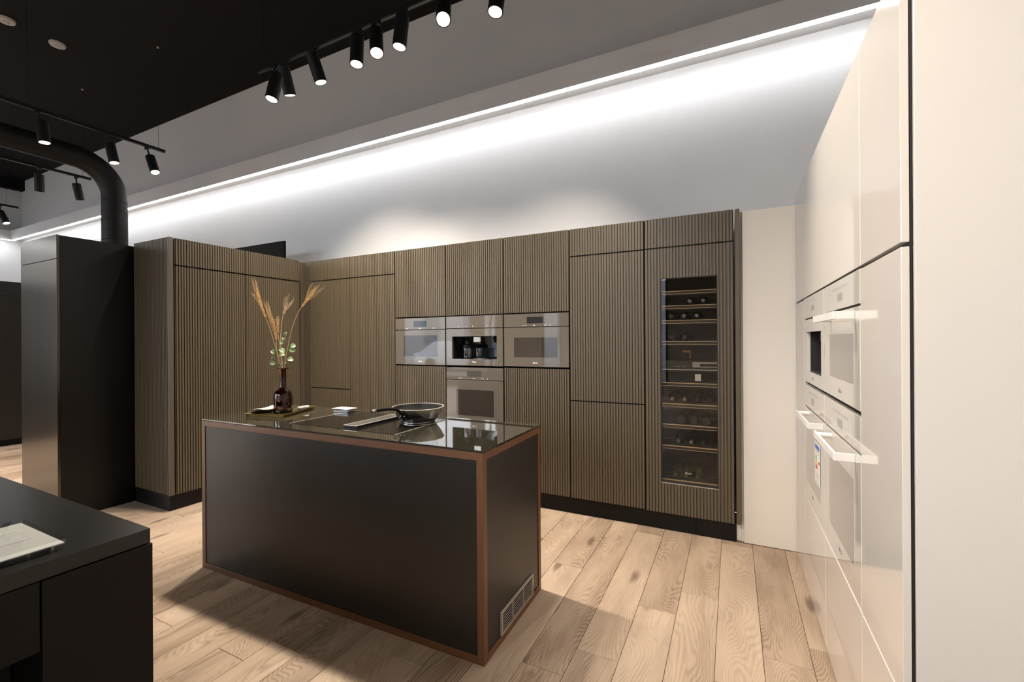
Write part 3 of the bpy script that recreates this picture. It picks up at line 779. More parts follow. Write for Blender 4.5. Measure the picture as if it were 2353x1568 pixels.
# ================================================================== CREAM WHITE RUN
XW = 0.375
XK = 0.400      # carcass plane
tag(MB().box(0.064, 0.392, 3.462, 3.48, 0.004, 2.302).box(0.049, 0.064, 3.480, 3.50, 0.002, 2.302).box(0.0175, 0.049, 3.486, 3.50, 0.002, 0.132).build('filler_panel', M['white'], bevel=0.0015), 'cream filler panel between the wine cooler and the cream cabinets', 'panel')
GW = 'cream cabinets of the glossy run'
def wfront(name, parent, y0, y1, z0, z1, g=0.0022):
    return MB().box(XW, XW + 0.017, y0 + g, y1 - g, z0, z1).build(name, M['white'], parent, bevel=0.0015)
def wunit(name, y0, y1, z0, z1, label):
    u = empty(name, (XK, (y0 + y1) / 2, z0), label, 'cabinet', GW)
    return u
def wcarcass(u, y0, y1, z0, z1, m='white_satin'):
    return MB().box(XK, XR - 0.01, y0 + 0.0005, y1 - 0.0005, z0, z1).build('carcass', M[m], u)
ZU0, ZU1 = 1.653, 2.362
u = wunit('wall_cabinet', 1.803, 3.455, ZU0, ZU1, 'wide cream gloss upper cabinet above the white ovens')
wcarcass(u, 1.803, 3.455, ZU0, ZU1); wfront('door', u, 1.803, 3.455, ZU0, ZU1)
u = wunit('wall_cabinet', 1.412, 1.803, ZU0, ZU1, 'narrow cream gloss upper cabinet above the tall cream door')
wcarcass(u, 1.414, 1.803, ZU0, ZU1); wfront('door', u, 1.412, 1.803, ZU0, ZU1)
u = wunit('tall_cabinet', 3.085, 3.455, 0.0, 1.645, 'slim cream cabinet in the corner beyond the white coffee machine')
wcarcass(u, 3.085, 3.455, 0.0, 1.645); wfront('door', u, 3.085, 3.455, 0.519, 1.642); wfront('drawer', u, 3.085, 3.455, 0.006, 0.511)
u = wunit('tall_cabinet', 1.412, 1.808, 0.0, 1.645, 'tall cream gloss cabinet at the open end of the white run')
wcarcass(u, 1.414, 1.808, 0.0, 1.645); wfront('door', u, 1.412, 1.808, 0.519, 1.642); wfront('drawer', u, 1.412, 1.808, 0.006, 0.511)
for (a, b, lab) in ((2.447, 3.085, 'cream drawer unit under the white coffee machine column'), (1.808, 2.447, 'cream drawer unit under the pair of white ovens')):
    u = wunit('drawer_cabinet', a, b, 0.0, 0.513, lab)
    wcarcass(u, a, b, 0.0, 0.513); wfront('drawer', u, a, b, 0.006, 0.511)
tag(MB().box(0.3975, 1.055, 1.400, 1.4125, 0.0, 2.40).build('end_panel', M['white_satin'], bevel=0.002), 'broad cream end panel of the white cabinet run, nearest the camera', 'panel')
tag(MB().box(0.393, 0.3972, 1.4135, 1.42, 0.0, 2.362).build('shadow_strip', M['gap']), 'thin dark strip painting the shade in the gap between cream doors and end panel', 'trim')  # dark strip painted in for the shade of the open gap

def white_handle(parent, y0, y1, z):
    hb = MB().box(0.313, 0.322, y0, y1, z - 0.014, z + 0.014).box(0.322, XW, y0, y0 + 0.009, z - 0.014, z + 0.014).build('handle', M['white_handle'], parent, bevel=0.0015)
    MB().lathe([(0, 0), (0.011, 0), (0.011, 0.054), (0, 0.054)], (0.321, y1 - 0.02, z), (1, 0, 0), seg=18).build('standoff', M['white_handle'], hb, smooth=True)
    return hb
def wkeys(parent, ys, z, m=None):
    mb = MB()
    for y in ys: mb.box(XW - 0.0006, XW, y - 0.0035, y + 0.0035, z - 0.006, z + 0.006)
    o = mb.build('touch_keys', m or M['print_grey'], parent); o['kind'] = 'stuff'
def white_oven(label, y0, y1, z0, z1, zl, win, disp, logo, hz=None):
    o = empty('white_oven', (XW, (y0 + y1) / 2, z0), label, 'oven', 'white built-in ovens of the glossy run')
    a, b = y0 + 0.003, y1 - 0.003
    MB().box(XW + 0.022, XR - 0.06, a + 0.01, b - 0.01, z0 + 0.004, z1 - 0.004).build('housing', M['gap'], o)
    MB().box(XW, XW + 0.02, a, b, zl + 0.004, z1).build('control_panel', M['white_glass'], o, bevel=0.001)
    d = MB().box(XW, XW + 0.02, a, b, z0, zl - 0.004).build('door', M['white_glass'], o, bevel=0.001)
    MB().box(XW - 0.0007, XW + 0.001, win[0], win[1], win[2], win[3]).build('window', M['white_window'], d)
    MB().box(XW + 0.012, XW + 0.021, a + 0.004, b - 0.004, zl - 0.004, zl + 0.004).build('slot', M['gap'], o)
    MB().box(XW - 0.0007, XW + 0.001, disp[0], disp[1], disp[2], disp[3]).build('display', M['screen_grey'], o)
    yc = (y0 + y1) / 2
    wkeys(o, [yc + 0.13 - 0.032 * k for k in range(9)], disp[3] + 0.022)
    lettering('Miele', d, (XW - 0.0006, logo[0], logo[1]), 0.024, ROT_WHITE, M['print_grey'])
    if hz: white_handle(d, hz[0], hz[1], hz[2])
    return o, d
white_oven('white upper compact oven with bar handle beside the white coffee machine', 1.810, 2.442, 1.174, 1.645, 1.527, (1.904, 2.32, 1.256, 1.433), (2.077, 2.155, 1.562, 1.592), (2.118, 1.211), (1.88, 2.31, 1.497))
_, dA = white_oven('white lower oven nearest the camera with bar handle, below the compact oven', 1.810, 2.442, 0.521, 1.156, 1.031, (1.915, 2.342, 0.622, 0.925), (2.089, 2.169, 1.066, 1.098), (2.13, 0.582), (1.885, 2.31, 1.003))
_, dB = white_oven('white lower oven with an energy label stuck on its window', 2.450, 3.082, 0.521, 1.156, 1.031, (2.575, 3.012, 0.617, 0.91), (2.747, 2.826, 1.066, 1.100), (2.797, 0.577), (2.48, 2.92, 1.006))
# energy label
el = MB().box(XW - 0.0022, XW - 0.0012, 2.562, 2.712, 0.693, 0.902).build('energy_label', M['paper'], dB)
pr = MB(); cols = ['p_blue', 'p_green', 'p_lime', 'p_yellow', 'p_orange', 'p_red', 'print_dark', 'print_grey']
xf = XW - 0.0026
pr.box(xf, xf + 0.0004, 2.582, 2.70, 0.866, 0.885, 0)
for k, mi in enumerate((1, 1, 2, 3, 4, 5, 5)):
    z = 0.823 - k * 0.0095; ln = 0.028 + 0.0045 * k
    pr.prism([(xf, 2.69, z), (xf, 2.69 - ln, z), (xf, 2.69 - ln - 0.005, z + 0.0038), (xf, 2.69 - ln, z + 0.0076), (xf, 2.69, z + 0.0076)], (0.0004, 0, 0), mi)
pr.prism([(xf, 2.578, 0.800), (xf, 2.597, 0.800), (xf, 2.603, 0.807), (xf, 2.597, 0.814), (xf, 2.578, 0.814)], (0.0004, 0, 0), 6)
for (a, b, z) in ((2.63, 2.69, 0.853), (2.60, 2.66, 0.844), (2.60, 2.69, 0.745), (2.59, 2.66, 0.735), (2.60, 2.69, 0.722), (2.58, 2.69, 0.706)):
    pr.box(xf, xf + 0.0004, a, b, z, z + 0.0022, 7)
pr.build('print', [M[c] for c in cols], el)
# white coffee machine
cw = empty('white_coffee_machine', (XW, 2.766, 1.174), 'white built-in coffee machine with dark niche next to the white compact oven', 'coffee machine')
a, b = 2.453, 3.079
MB().box(XW, XW + 0.02, a, b, 1.530, 1.645).build('control_panel', M['white_glass'], cw, bevel=0.001)
fw = MB()
ny0, ny1, nz0, nz1 = 2.53, 3.0, 1.237, 1.453
fw.box(XW, XW + 0.02, a, ny0, 1.174, 1.522); fw.box(XW, XW + 0.02, ny1, b, 1.174, 1.522); fw.box(XW, XW + 0.02, ny0, ny1, nz1, 1.522); fw.box(XW, XW + 0.02, ny0, ny1, 1.174, nz0)
fw = fw.build('front', M['white_glass'], cw)
lettering('Miele', fw, (XW - 0.0006, 2.775, 1.207), 0.02, ROT_WHITE, M['print_grey'])
MB().box(XW + 0.02, XW + 0.24, ny0 - 0.004, ny0, nz0, nz1).box(XW + 0.02, XW + 0.24, ny1, ny1 + 0.004, nz0, nz1).box(XW + 0.24, XW + 0.244, ny0, ny1, nz0, nz1).box(
    XW + 0.02, XW + 0.24, ny0, ny1, nz0 - 0.004, nz0).box(XW + 0.02, XW + 0.24, ny0, ny1, nz1, nz1 + 0.004).build('niche', M['gap'], cw)
MB().box(XW + 0.25, XR - 0.06, a + 0.01, b - 0.01, 1.18, 1.64).build('housing', M['gap'], cw)
MB().box(XW + 0.012, XW + 0.021, a + 0.004, b - 0.004, 1.522, 1.530).build('slot', M['gap'], cw)
MB().box(XW - 0.0007, XW + 0.001, 2.73, 2.807, 1.562, 1.592).build('display', M['screen_grey'], cw)
MB().box(XW + 0.03, XW + 0.11, 2.70, 2.76, 1.40, 1.452).build('spout', M['black'], cw, bevel=0.005)
wkeys(cw, [2.82, 2.79, 2.74, 2.71], 1.615)
milk_jug('glass milk jug in the niche of the white coffee machine', (XW + 0.075, 2.66, 1.2375))
rail = empty('handle_channel', (XK, 2.44, 1.156), 'dark steel channel between the upper and lower white appliances', 'channel')
MB().box(XW + 0.020, XW + 0.05, 1.81, 3.085, 1.1565, 1.1735).build('backing', M['gap'], rail)
MB().box(XW + 0.006, XW + 0.020, 1.81, 3.085, 1.158, 1.1615).build('lip', M['steel'], rail)

# ================================================================== ISLAND
isl_loc = Vector((-0.971, 1.661, 0)); ang = math.radians(1.05)
IL, ID, IH = 2.026, 0.667, 0.937
isl = empty('kitchen_island', isl_loc, 'kitchen island with walnut edging, graphite panels and olive glass top', 'island', rotz=ang)
# local axes: x from -IL..0, y from 0..ID
tg = 0.008; wz = IH - tg - 0.003
bw = 0.034
L_ = dict(local=True)
MB().box(-IL + 0.012, -0.012, 0.012, ID - 0.012, 0.006, wz - 0.02).build('core', M['carcass'], isl, **L_)
# walnut edging: posts and rails
for (x0, x1, y0, y1) in ((-bw, 0, 0, bw), (-IL, -IL + bw, 0, bw), (-bw, 0, ID - bw, ID), (-IL, -IL + bw, ID - bw, ID)):
    MB().box(x0, x1, y0, y1, 0.0, wz).build('post', M['walnut_v'], isl, bevel=0.0012, **L_)
def rails(z0, z1, nm):
    MB().box(-IL + bw, -bw, 0, 0.030, z0, z1).build(nm, M['walnut'], isl, bevel=0.0012, **L_)
    MB().box(-IL + bw, -bw, ID - 0.030, ID, z0, z1).build(nm, M['walnut'], isl, bevel=0.0012, **L_)
    MB().box(-0.030, 0, bw, ID - bw, z0, z1).build(nm, M['walnut'], isl, bevel=0.0012, **L_)
    MB().box(-IL, -IL + 0.030, bw, ID - bw, z0, z1).build(nm, M['walnut'], isl, bevel=0.0012, **L_)
rails(0.0, 0.034, 'bottom_rail'); rails(wz - 0.034, wz, 'top_rail')
g = 0.002
MB().box(-IL + bw + g, -bw - g, 0.004, 0.011, 0.034 + g, wz - 0.034 - g).build('front_panel', M['island_panel'], isl, bevel=0.0008, **L_)
MB().box(-IL + bw + g, -bw - g, ID - 0.011, ID - 0.004, 0.034 + g, wz - 0.034 - g).build('rear_panel', M['island_panel'], isl, bevel=0.0008, **L_)
MB().box(-0.011, -0.004, bw + g, ID - bw - g, 0.034 + g, wz - 0.034 - g).build('side_panel', M['island_panel'], isl, bevel=0.0008, **L_)
MB().box(-IL + 0.004, -IL + 0.011, bw + g, ID - bw - g, 0.034 + g, wz - 0.034 - g).build('side_panel', M['island_panel'], isl, bevel=0.0008, **L_)
MB().box(-IL + 0.006, -0.006, 0.006, ID - 0.006, wz, IH - tg).build('shadow_joint', M['gap'], isl, **L_)
MB().box(-IL, 0, 0, ID, IH - tg, IH).build('glass_top', M['top_glass'], isl, bevel=0.001, **L_)
# vent grille low on the side face
gr = MB(); gy0, gy1, ga, gb = 0.160, 0.545, 0.036, 0.146
xo, xi = 0.004, -0.004
gr.box(xi, xo, gy0, gy1, gb - 0.012, gb).box(xi, xo, gy0, gy1, ga, ga + 0.010).box(xi, xo, gy0, gy0 + 0.014, ga + 0.010, gb - 0.012).box(xi, xo, gy1 - 0.014, gy1, ga + 0.010, gb - 0.012)
grl = gr.build('vent_grille', M['grille'], isl, **L_)
MB().box(-0.0036, -0.0030, gy0 + 0.013, gy1 - 0.013, ga + 0.009, gb - 0.011).build('grille_backing', M['partition'], grl, **L_)
ns = 6
for k in range(ns):
    z = ga + 0.010 + (gb - ga - 0.022) * (k + 1) / (ns + 1)
    MB().box(0.0005, 0.0028, gy0 + 0.014, gy1 - 0.014, z - 0.0016, z + 0.0016).build('slat', M['grille'], grl, **L_)
for k in (1, 2):
    y = gy0 + (gy1 - gy0) * k / 3
    MB().box(-0.001, 0.0035, y - 0.003, y + 0.003, ga + 0.010, gb - 0.012).build('divider', M['grille'], grl, **L_)
def isw(x, y):   # island local -> world (x, y)
    return (isl_loc.x + x * math.cos(ang) - y * math.sin(ang), isl_loc.y + x * math.sin(ang) + y * math.cos(ang))
# hob with extractor
hob = empty('induction_hob', (*isw(-0.97, 0.36), IH), 'black glass induction hob with central extractor grille on the island top', 'hob', rotz=ang)
hx, hy = 0.390, 0.247
MB().box(-hx, hx, -hy, hy, 0.0002, 0.0016).build('glass', M['hob'], hob, local=True, bevel=0.0008)
MB().box(-hx - 0.003, -hx, -hy, hy, 0.0002, 0.0020).build('edge_trim', M['pan_rim'], hob, local=True)
MB().box(hx, hx + 0.002, -hy, hy, 0.0002, 0.0020).build('edge_trim', M['pan_rim'], hob, local=True)
vg = MB(); a0, a1, b0, b1 = -0.003, 0.097, -0.210, 0.190
vg.box(a0, a1, b0, b0 + 0.012, 0.0034, 0.014).box(a0, a1, b1 - 0.012, b1, 0.0034, 0.014).box(a0, a0 + 0.012, b0 + 0.012, b1 - 0.012, 0.0034, 0.014).box(a1 - 0.012, a1, b0 + 0.012, b1 - 0.012, 0.0034, 0.014)
vgo = vg.build('extractor_frame', M['black'], hob, local=True)
MB().box(a0, a1, b0, b0 + 0.010, 0.014, 0.0155).box(a0, a1, b1 - 0.010, b1, 0.014, 0.0155).box(a0, a0 + 0.010, b0 + 0.010, b1 - 0.010, 0.014, 0.0155).box(a1 - 0.010, a1, b0 + 0.010, b1 - 0.010, 0.014, 0.0155).build('frame_top', M['steel_light'], vgo, local=True)
for k in range(4):
    x = a0 + 0.012 + (a1 - a0 - 0.024) * (k + 0.5) / 4
    MB().box(x - 0.0034, x + 0.0034, b0 + 0.012, b1 - 0.012, 0.0137, 0.0147).build('slat', M['steel_light'], vgo, local=True)
for y in (-0.11, -0.01, 0.09):
    MB().box(a0 + 0.012, a1 - 0.012, y - 0.002, y + 0.002, 0.006, 0.0078).build('cross_bar', M['black'], vgo, local=True)

# pan
pc = (-1.680, 2.113, IH + 0.0018)
pan = empty('saute_pan', pc, 'brushed steel saute pan with black handle standing on the hob', 'pan')
r0, r1, hh = 0.100, 0.151, 0.086
outer = [(0, 0.0), (r0 - 0.004, 0.0), (r0 - 0.001, 0.003), (r0 - 0.001, 0.007), (r0 + 0.004, 0.012), (0.118, 0.030), (0.133, 0.050), (0.1445, 0.072), (0.1495, hh)]
inner = [(0.1480, hh), (0.1425, 0.072), (0.131, 0.051), (0.116, 0.032), (0.100, 0.014), (0.085, 0.008), (0, 0.008)]
MB().lathe(outer, pc, seg=64).build('body', M['steel'], pan, smooth=True)
MB().lathe(inner, pc, seg=64).build('lining', M['pan_in'], pan, smooth=True)
MB().lathe([(0.1472, hh - 0.001), (0.1525, hh - 0.001), (0.1535, hh + 0.001), (0.1525, hh + 0.003), (0.1472, hh + 0.003)], pc, seg=64, close=True).build('rim', M['pan_rim'], pan, smooth=True)
hd = Vector((0.029, -1, 0)).normalized()
P0 = Vector(pc)
def hp(r, z): return P0 + hd * r + Vector((0, 0, z))
hd_b = MB().tube([hp(0.136, 0.053), hp(0.152, 0.062), hp(0.175, 0.086), hp(0.20, 0.099), hp(0.25, 0.109), hp(0.33, 0.115), hp(0.365, 0.116)],
                 [0.007, 0.0075, 0.0085, 0.009, 0.0095, 0.0095, 0.009], seg=12).build('handle', M['black'], pan, smooth=True)
MB().tube([hp(0.364, 0.116), hp(0.372, 0.1162), hp(0.392, 0.116)], [0.0098, 0.0098, 0.008], seg=12).build('ferrule', M['rim'], hd_b, smooth=True)
side = hd.cross(Vector((0, 0, 1)))
bq = MB()
for zc in (0.052,):
    c0 = hp(0.129, zc - 0.014); c1 = hp(0.1405, zc + 0.012)
    bq.prism([c0 - side * 0.022 , c0 + side * 0.022, c1 + side * 0.022, c1 - side * 0.022], hd * 0.009)
bq.build('bracket', M['black'], hd_b, bevel=0.003)
for s in (-1, 1):
    MB().lathe([(0.0045, 0), (0.0045, 0.002), (0.002, 0.0035), (0, 0.0037)], hp(0.1445, 0.052) + side * 0.013 * s, hd, seg=10).build('rivet', M['rim'], hd_b, smooth=True)

# brass tray
ta = math.radians(20.0)
tr = empty('brass_tray', (-2.735, 1.993, IH), 'low rectangular brass tray on the island, under the amber bottle', 'tray', rotz=ta)
tw, tl = 0.120, 0.168
def tray_ring(z0, z1, o0, o1, th):
    mb = MB()
    for (p, q) in (((-1, -1), (1, -1)), ((1, -1), (1, 1)), ((1, 1), (-1, 1)), ((-1, 1), (-1, -1))):
        a_ = (p[0] * (tw + o0), p[1] * (tl + o0), z0); b_ = (q[0] * (tw + o0), q[1] * (tl + o0), z0)
        c_ = (q[0] * (tw + o1), q[1] * (tl + o1), z1); d_ = (p[0] * (tw + o1), p[1] * (tl + o1), z1)
        ii = lambda v: (v[0] * (1 - th / max(abs(v[0]), 1e-3)), v[1] * (1 - th / max(abs(v[1]), 1e-3)), v[2])
        mb.poly([a_, b_, c_, d_]); mb.poly([ii(d_), ii(c_), ii(b_), ii(a_)]); mb.poly([d_, c_, ii(c_), ii(d_)])
    return mb
MB().box(-tw + 0.002, tw - 0.002, -tl + 0.002, tl - 0.002, 0.001, 0.006).build('base', M['tray_glass'], tr, local=True)
tray_ring(0.0008, 0.022, 0.0, 0.018, 0.0016).build('rim', M['brass'], tr, local=True)
# amber bottle vase
bc = (-2.715, 1.985, IH + 0.0062)
bo = empty('amber_bottle_vase', bc, 'dark amber glass bottle with long neck holding wheat stalks', 'vase')
po = [(0, 0.003), (0.048, 0.0), (0.0565, 0.006), (0.058, 0.016), (0.058, 0.112), (0.055, 0.130), (0.045, 0.146), (0.030, 0.156), (0.022, 0.164), (0.0195, 0.175), (0.0195, 0.288), (0.021, 0.291), (0.036, 0.2935), (0.0365, 0.2965), (0.0335, 0.2985),
      (0.017, 0.296), (0.0168, 0.175), (0.020, 0.162), (0.044, 0.140), (0.0545, 0.112), (0.0545, 0.016), (0.046, 0.007), (0, 0.008)]
MB().lathe(po, bc, seg=40).build('glass', M['amber'], bo, smooth=True)

# wheat and eucalyptus in the bottle
inb = Vector((bc[0], bc[1], bc[2] + 0.03))
def smooth_path(pts, n=10):
    pts = [Vector(p) for p in pts]; out = []
    for i in range(len(pts) - 1):
        p0, p1, p2, p3 = pts[max(i - 1, 0)], pts[i], pts[i + 1], pts[min(i + 2, len(pts) - 1)]
        for k in range(n):
            t = k / n
            out.append(0.5 * ((2 * p1) + (p2 - p0) * t + (2 * p0 - 5 * p1 + 4 * p2 - p3) * t * t + (3 * p1 - p0 - 3 * p2 + p3) * t ** 3))
    out.append(pts[-1]); return out
VD = Vector((-0.807, 0.59, 0)); SD = Vector((0.59, 0.807, 0))
def wheat(label, pts, ear, tips, pale=False, spread=1.0, nk=26):
    """pts: stalk points up to the ear base; ear: ear axis points; tips: awn tip targets"""
    w = empty('wheat_stalk', (bc[0], bc[1], bc[2] + 0.02), label, 'wheat stalk', 'dry wheat stalks in the amber bottle')
    st = [inb] + pts
    MB().tube(smooth_path(st, 6), 0.0019, seg=6).build('stalk', M['stalk' if not pale else 'wheat_pale'], w, smooth=True)
    e = smooth_path(ear, 8); mb = MB(); aw = MB()
    n = len(e)
    for k in range(nk):
        t = k / (nk - 1) * 0.92
        i = min(int(t * (n - 1)), n - 2); p = e[i]; d = (e[i + 1] - e[i]).normalized()
        a = k * 2.4
        s1 = (SD - d * SD.dot(d)).normalized(); s2 = d.cross(s1)
        off = (s1 * math.cos(a) + s2 * math.sin(a))
        q = p + off * 0.0035
        mb.tube([q, q + (d + off * 0.25) * 0.007, q + (d + off * 0.3) * 0.015], [0.0012, 0.0028, 0.0006], seg=5)
        tp = tips[k % len(tips)]
        tip = Vector(tp) + off * random.uniform(0, 0.006) * spread + VD * random.uniform(-0.012, 0.012) + d * random.uniform(-0.02, 0.01)
        mid = (q + tip) / 2 + off * 0.004
        aw.tube(smooth_path([q + d * 0.01, mid, tip], 3), [0.0008, 0.0008, 0.0007, 0.0007, 0.0006, 0.0004, 0.0003], seg=4, cap=False)
    mb.build('ear', M['wheat_pale' if pale else 'wheat'], w, smooth=True)
    o = aw.build('awns', M['wheat_pale' if pale else 'wheat'], w); o['kind'] = 'stuff'
    return w
V3 = lambda *a: Vector(a)
wheat('tallest golden wheat stalk leaning over the short cabinet run',
      [V3(-2.724, 1.976, 1.25), V3(-2.748, 1.952, 1.389), V3(-2.762, 1.933, 1.487), V3(-2.78, 1.908, 1.584)],
      [V3(-2.78, 1.908, 1.584), V3(-2.796, 1.886, 1.665), V3(-2.808, 1.87, 1.745)],
      [(-2.826, 1.846, 1.835), (-2.817, 1.858, 1.838), (-2.812, 1.864, 1.83), (-2.83, 1.842, 1.745), (-2.82, 1.856, 1.78)], nk=34)
wheat('short bushy golden wheat stalk with drooping awns in front of the tallest one',
      [V3(-2.735, 1.972, 1.25), V3(-2.742, 1.959, 1.366), V3(-2.743, 1.958, 1.434)],
      [V3(-2.743, 1.958, 1.434), V3(-2.748, 1.952, 1.501), V3(-2.757, 1.94, 1.58)],
      [(-2.786, 1.9, 1.69), (-2.779, 1.91, 1.686), (-2.772, 1.919, 1.692), (-2.738, 1.965, 1.59), (-2.78, 1.908, 1.665)], nk=34)
wheat('small thin wheat ear tucked between the bushy stalk and the pale one',
      [V3(-2.724, 1.982, 1.249), V3(-2.732, 1.974, 1.389), V3(-2.737, 1.966, 1.478)],
      [V3(-2.737, 1.966, 1.478), V3(-2.738, 1.965, 1.523), V3(-2.737, 1.966, 1.55)],
      [(-2.735, 1.969, 1.588), (-2.741, 1.96, 1.585)], nk=12)
wheat('pale straight wheat stalk in the middle with a forked ear',
      [V3(-2.718, 1.983, 1.249), V3(-2.728, 1.979, 1.411), V3(-2.724, 1.984, 1.546), V3(-2.718, 1.993, 1.604)],
      [V3(-2.718, 1.993, 1.604), V3(-2.714, 1.998, 1.625), V3(-2.712, 2.001, 1.64)],
      [(-2.711, 2.003, 1.735), (-2.697, 2.021, 1.742), (-2.676, 2.049, 1.72), (-2.70, 2.015, 1.70), (-2.682, 2.041, 1.705), (-2.707, 2.008, 1.725)], pale=True, nk=24)
wheat('wheat stalk bending away towards the back run with splayed awns',
      [V3(-2.710, 1.992, 1.249), V3(-2.703, 2.013, 1.379), V3(-2.689, 2.033, 1.501), V3(-2.669, 2.06, 1.602), V3(-2.651, 2.085, 1.66)],
      [V3(-2.651, 2.085, 1.66), V3(-2.638, 2.102, 1.69), V3(-2.626, 2.118, 1.716)],
      [(-2.588, 2.17, 1.815), (-2.594, 2.162, 1.82), (-2.615, 2.133, 1.822), (-2.606, 2.146, 1.835), (-2.565, 2.2, 1.80), (-2.60, 2.154, 1.79)], nk=26)
eu = empty('eucalyptus_sprig', (bc[0], bc[1], bc[2] + 0.02), 'green leafy eucalyptus sprig in the neck of the amber bottle', 'sprig')
twig = [inb + V3(0.003, 0, 0), V3(-2.715, 1.987, 1.249), V3(-2.708, 2.006, 1.343), V3(-2.705, 2.011, 1.388), V3(-2.708, 2.006, 1.424), V3(-2.713, 2.0, 1.465)]
tpth = smooth_path(twig, 6)
MB().tube(tpth, 0.0012, seg=5).build('stem', M['twig'], eu, smooth=True)
LV = [(-2.711, 2.002, 1.469, 0.016, 80), (-2.718, 1.993, 1.436, 0.013, 120), (-2.725, 1.984, 1.411, 0.014, 165), (-2.685, 2.037, 1.388, 0.021, 15), (-2.687, 2.035, 1.362, 0.022, -20),
      (-2.722, 1.985, 1.357, 0.024, 150), (-2.722, 1.984, 1.330, 0.021, 200), (-2.755, 1.942, 1.349, 0.019, 140), (-2.755, 1.942, 1.309, 0.015, 120), (-2.757, 1.939, 1.277, 0.020, 185),
      (-2.694, 2.025, 1.297, 0.022, -5), (-2.709, 2.006, 1.268, 0.014, -80), (-2.731, 1.976, 1.262, 0.014, 250)]
for i, (x, y, z, s, a) in enumerate(LV):
    c = Vector((x, y, z)) + VD * random.uniform(-0.02, 0.012)
    a = math.radians(a)
    d = SD * math.cos(a) + Vector((0, 0, 1)) * math.sin(a)
    nrm = (-VD + SD * random.uniform(-0.7, 0.7) + Vector((0, 0, random.uniform(0.1, 1.0)))).normalized()
    nrm = (nrm - d * nrm.dot(d)).normalized(); w_ = d.cross(nrm)
    mb = MB(); ring = []; K = 14
    cb = len(mb.v); mb.v.append(tuple(c))
    for k in range(K):
        t = 2 * PI * k / K
        rr = s * (1.0 - 0.10 * math.cos(2 * t) + (0.10 if k == 0 else 0)) * (0.86 if abs(k - K / 2) < 1 else 1)
        q = c + d * rr * math.cos(t) + w_ * rr * 0.86 * math.sin(t) + nrm * (0.35 * s * (math.sin(t) ** 2) * 0.9 - 0.15 * s * math.cos(t) ** 2)
        mb.v.append(tuple(q))
    for k in range(K): mb.f.append((cb, cb + 1 + k, cb + 1 + (k + 1) % K)); mb.m.append(0)
    lf = mb.build('leaf', M['leaf'], eu, smooth=True)
    sol = lf.modifiers.new('thickness', 'SOLIDIFY'); sol.thickness = 0.0006
    sub = lf.modifiers.new('smooth', 'SUBSURF'); sub.levels = 1; sub.render_levels = 1
    base = c - d * s
    near_p = min(tpth, key=lambda p: (p - base).length)
    MB().tube([near_p, (near_p + base) / 2 + Vector((0, 0, 0.002)), base, c - d * s * 0.6], 0.0006, seg=4).build('petiole', M['twig'], eu)

# checked napkin lying over the tray's near corner
def sheet(name, cx, cy, z, w, l, rot, hfun, m, nx=18, ny=14, thick=0.002):
    mb = MB(); co, si = math.cos(rot), math.sin(rot)
    for j in range(ny + 1):
        for i in range(nx + 1):
            u_, v_ = i / nx, j / ny
            x, y = (u_ - 0.5) * w, (v_ - 0.5) * l
            mb.v.append((cx + x * co - y * si, cy + x * si + y * co, z + hfun(u_, v_)))
    for j in range(ny):
        for i in range(nx):
            a_ = j * (nx + 1) + i
            mb.f.append((a_, a_ + 1, a_ + nx + 2, a_ + nx + 1)); mb.m.append(0)
    o = mb.build(name, m, smooth=True)
    s_ = o.modifiers.new('thickness', 'SOLIDIFY'); s_.thickness = thick; s_.offset = 1
    return o
nap = sheet('napkin', -2.832, 1.962, IH + 0.0275, 0.10, 0.245, ta, lambda u_, v_: (0.010 * (0.5 + 0.5 * math.sin(v_ * 9.0 + u_ * 2)) * (0.3 + 0.7 * u_) + 0.006 * math.sin(u_ * PI) - 0.016 * max(0, 0.25 - u_) / 0.25 * (0.5)), M['cloth'])
tag(nap, 'checked grey and white napkin folded over the edge of the brass tray', 'napkin')
tag(MB().lathe([(0, 0), (0.010, 0.001), (0.0125, 0.006), (0.0125, 0.068), (0.010, 0.073), (0, 0.074)], (-2.690, 2.075, IH + 0.0192), (0.55, 0.83, 0.08), seg=18).build('rolled_napkin', M['cloth'], smooth=True),
    'small rolled pale cloth at the rear of the brass tray', 'napkin')
kn = empty('pen_knife', (-2.735, 2.06, IH + 0.012), 'dark slim knife lying on the tray behind the bottle', 'knife', rotz=0.9)
MB().box(-0.05, 0.01, -0.006, 0.006, -0.005, 0.004).build('grip', M['black'], kn, local=True, bevel=0.002)
MB().box(0.01, 0.09, -0.005, 0.005, -0.004, -0.002).build('blade', M['rim'], kn, local=True)

# acrylic card block on the hob edge
cb_ = empty('acrylic_card_block', (*isw(-1.398, 0.565), IH + 0.0018), 'small clear acrylic block with white card on the island beside the hob', 'sign holder', rotz=ang)
MB().box(-0.074, 0.074, -0.044, 0.044, 0.0, 0.010).build('lower_block', M['acrylic'], cb_, local=True, bevel=0.001)
MB().box(-0.074, 0.074, -0.044, 0.044, 0.0125, 0.022).build('upper_block', M['acrylic'], cb_, local=True, bevel=0.001)
MB().box(-0.071, 0.071, -0.041, 0.041, 0.0102, 0.0122).build('card', M['paper'], cb_, local=True)
MB().box(-0.074, 0.074, -0.044, 0.044, 0.0222, 0.0228).build('cover_card', M['paper'], cb_, local=True)

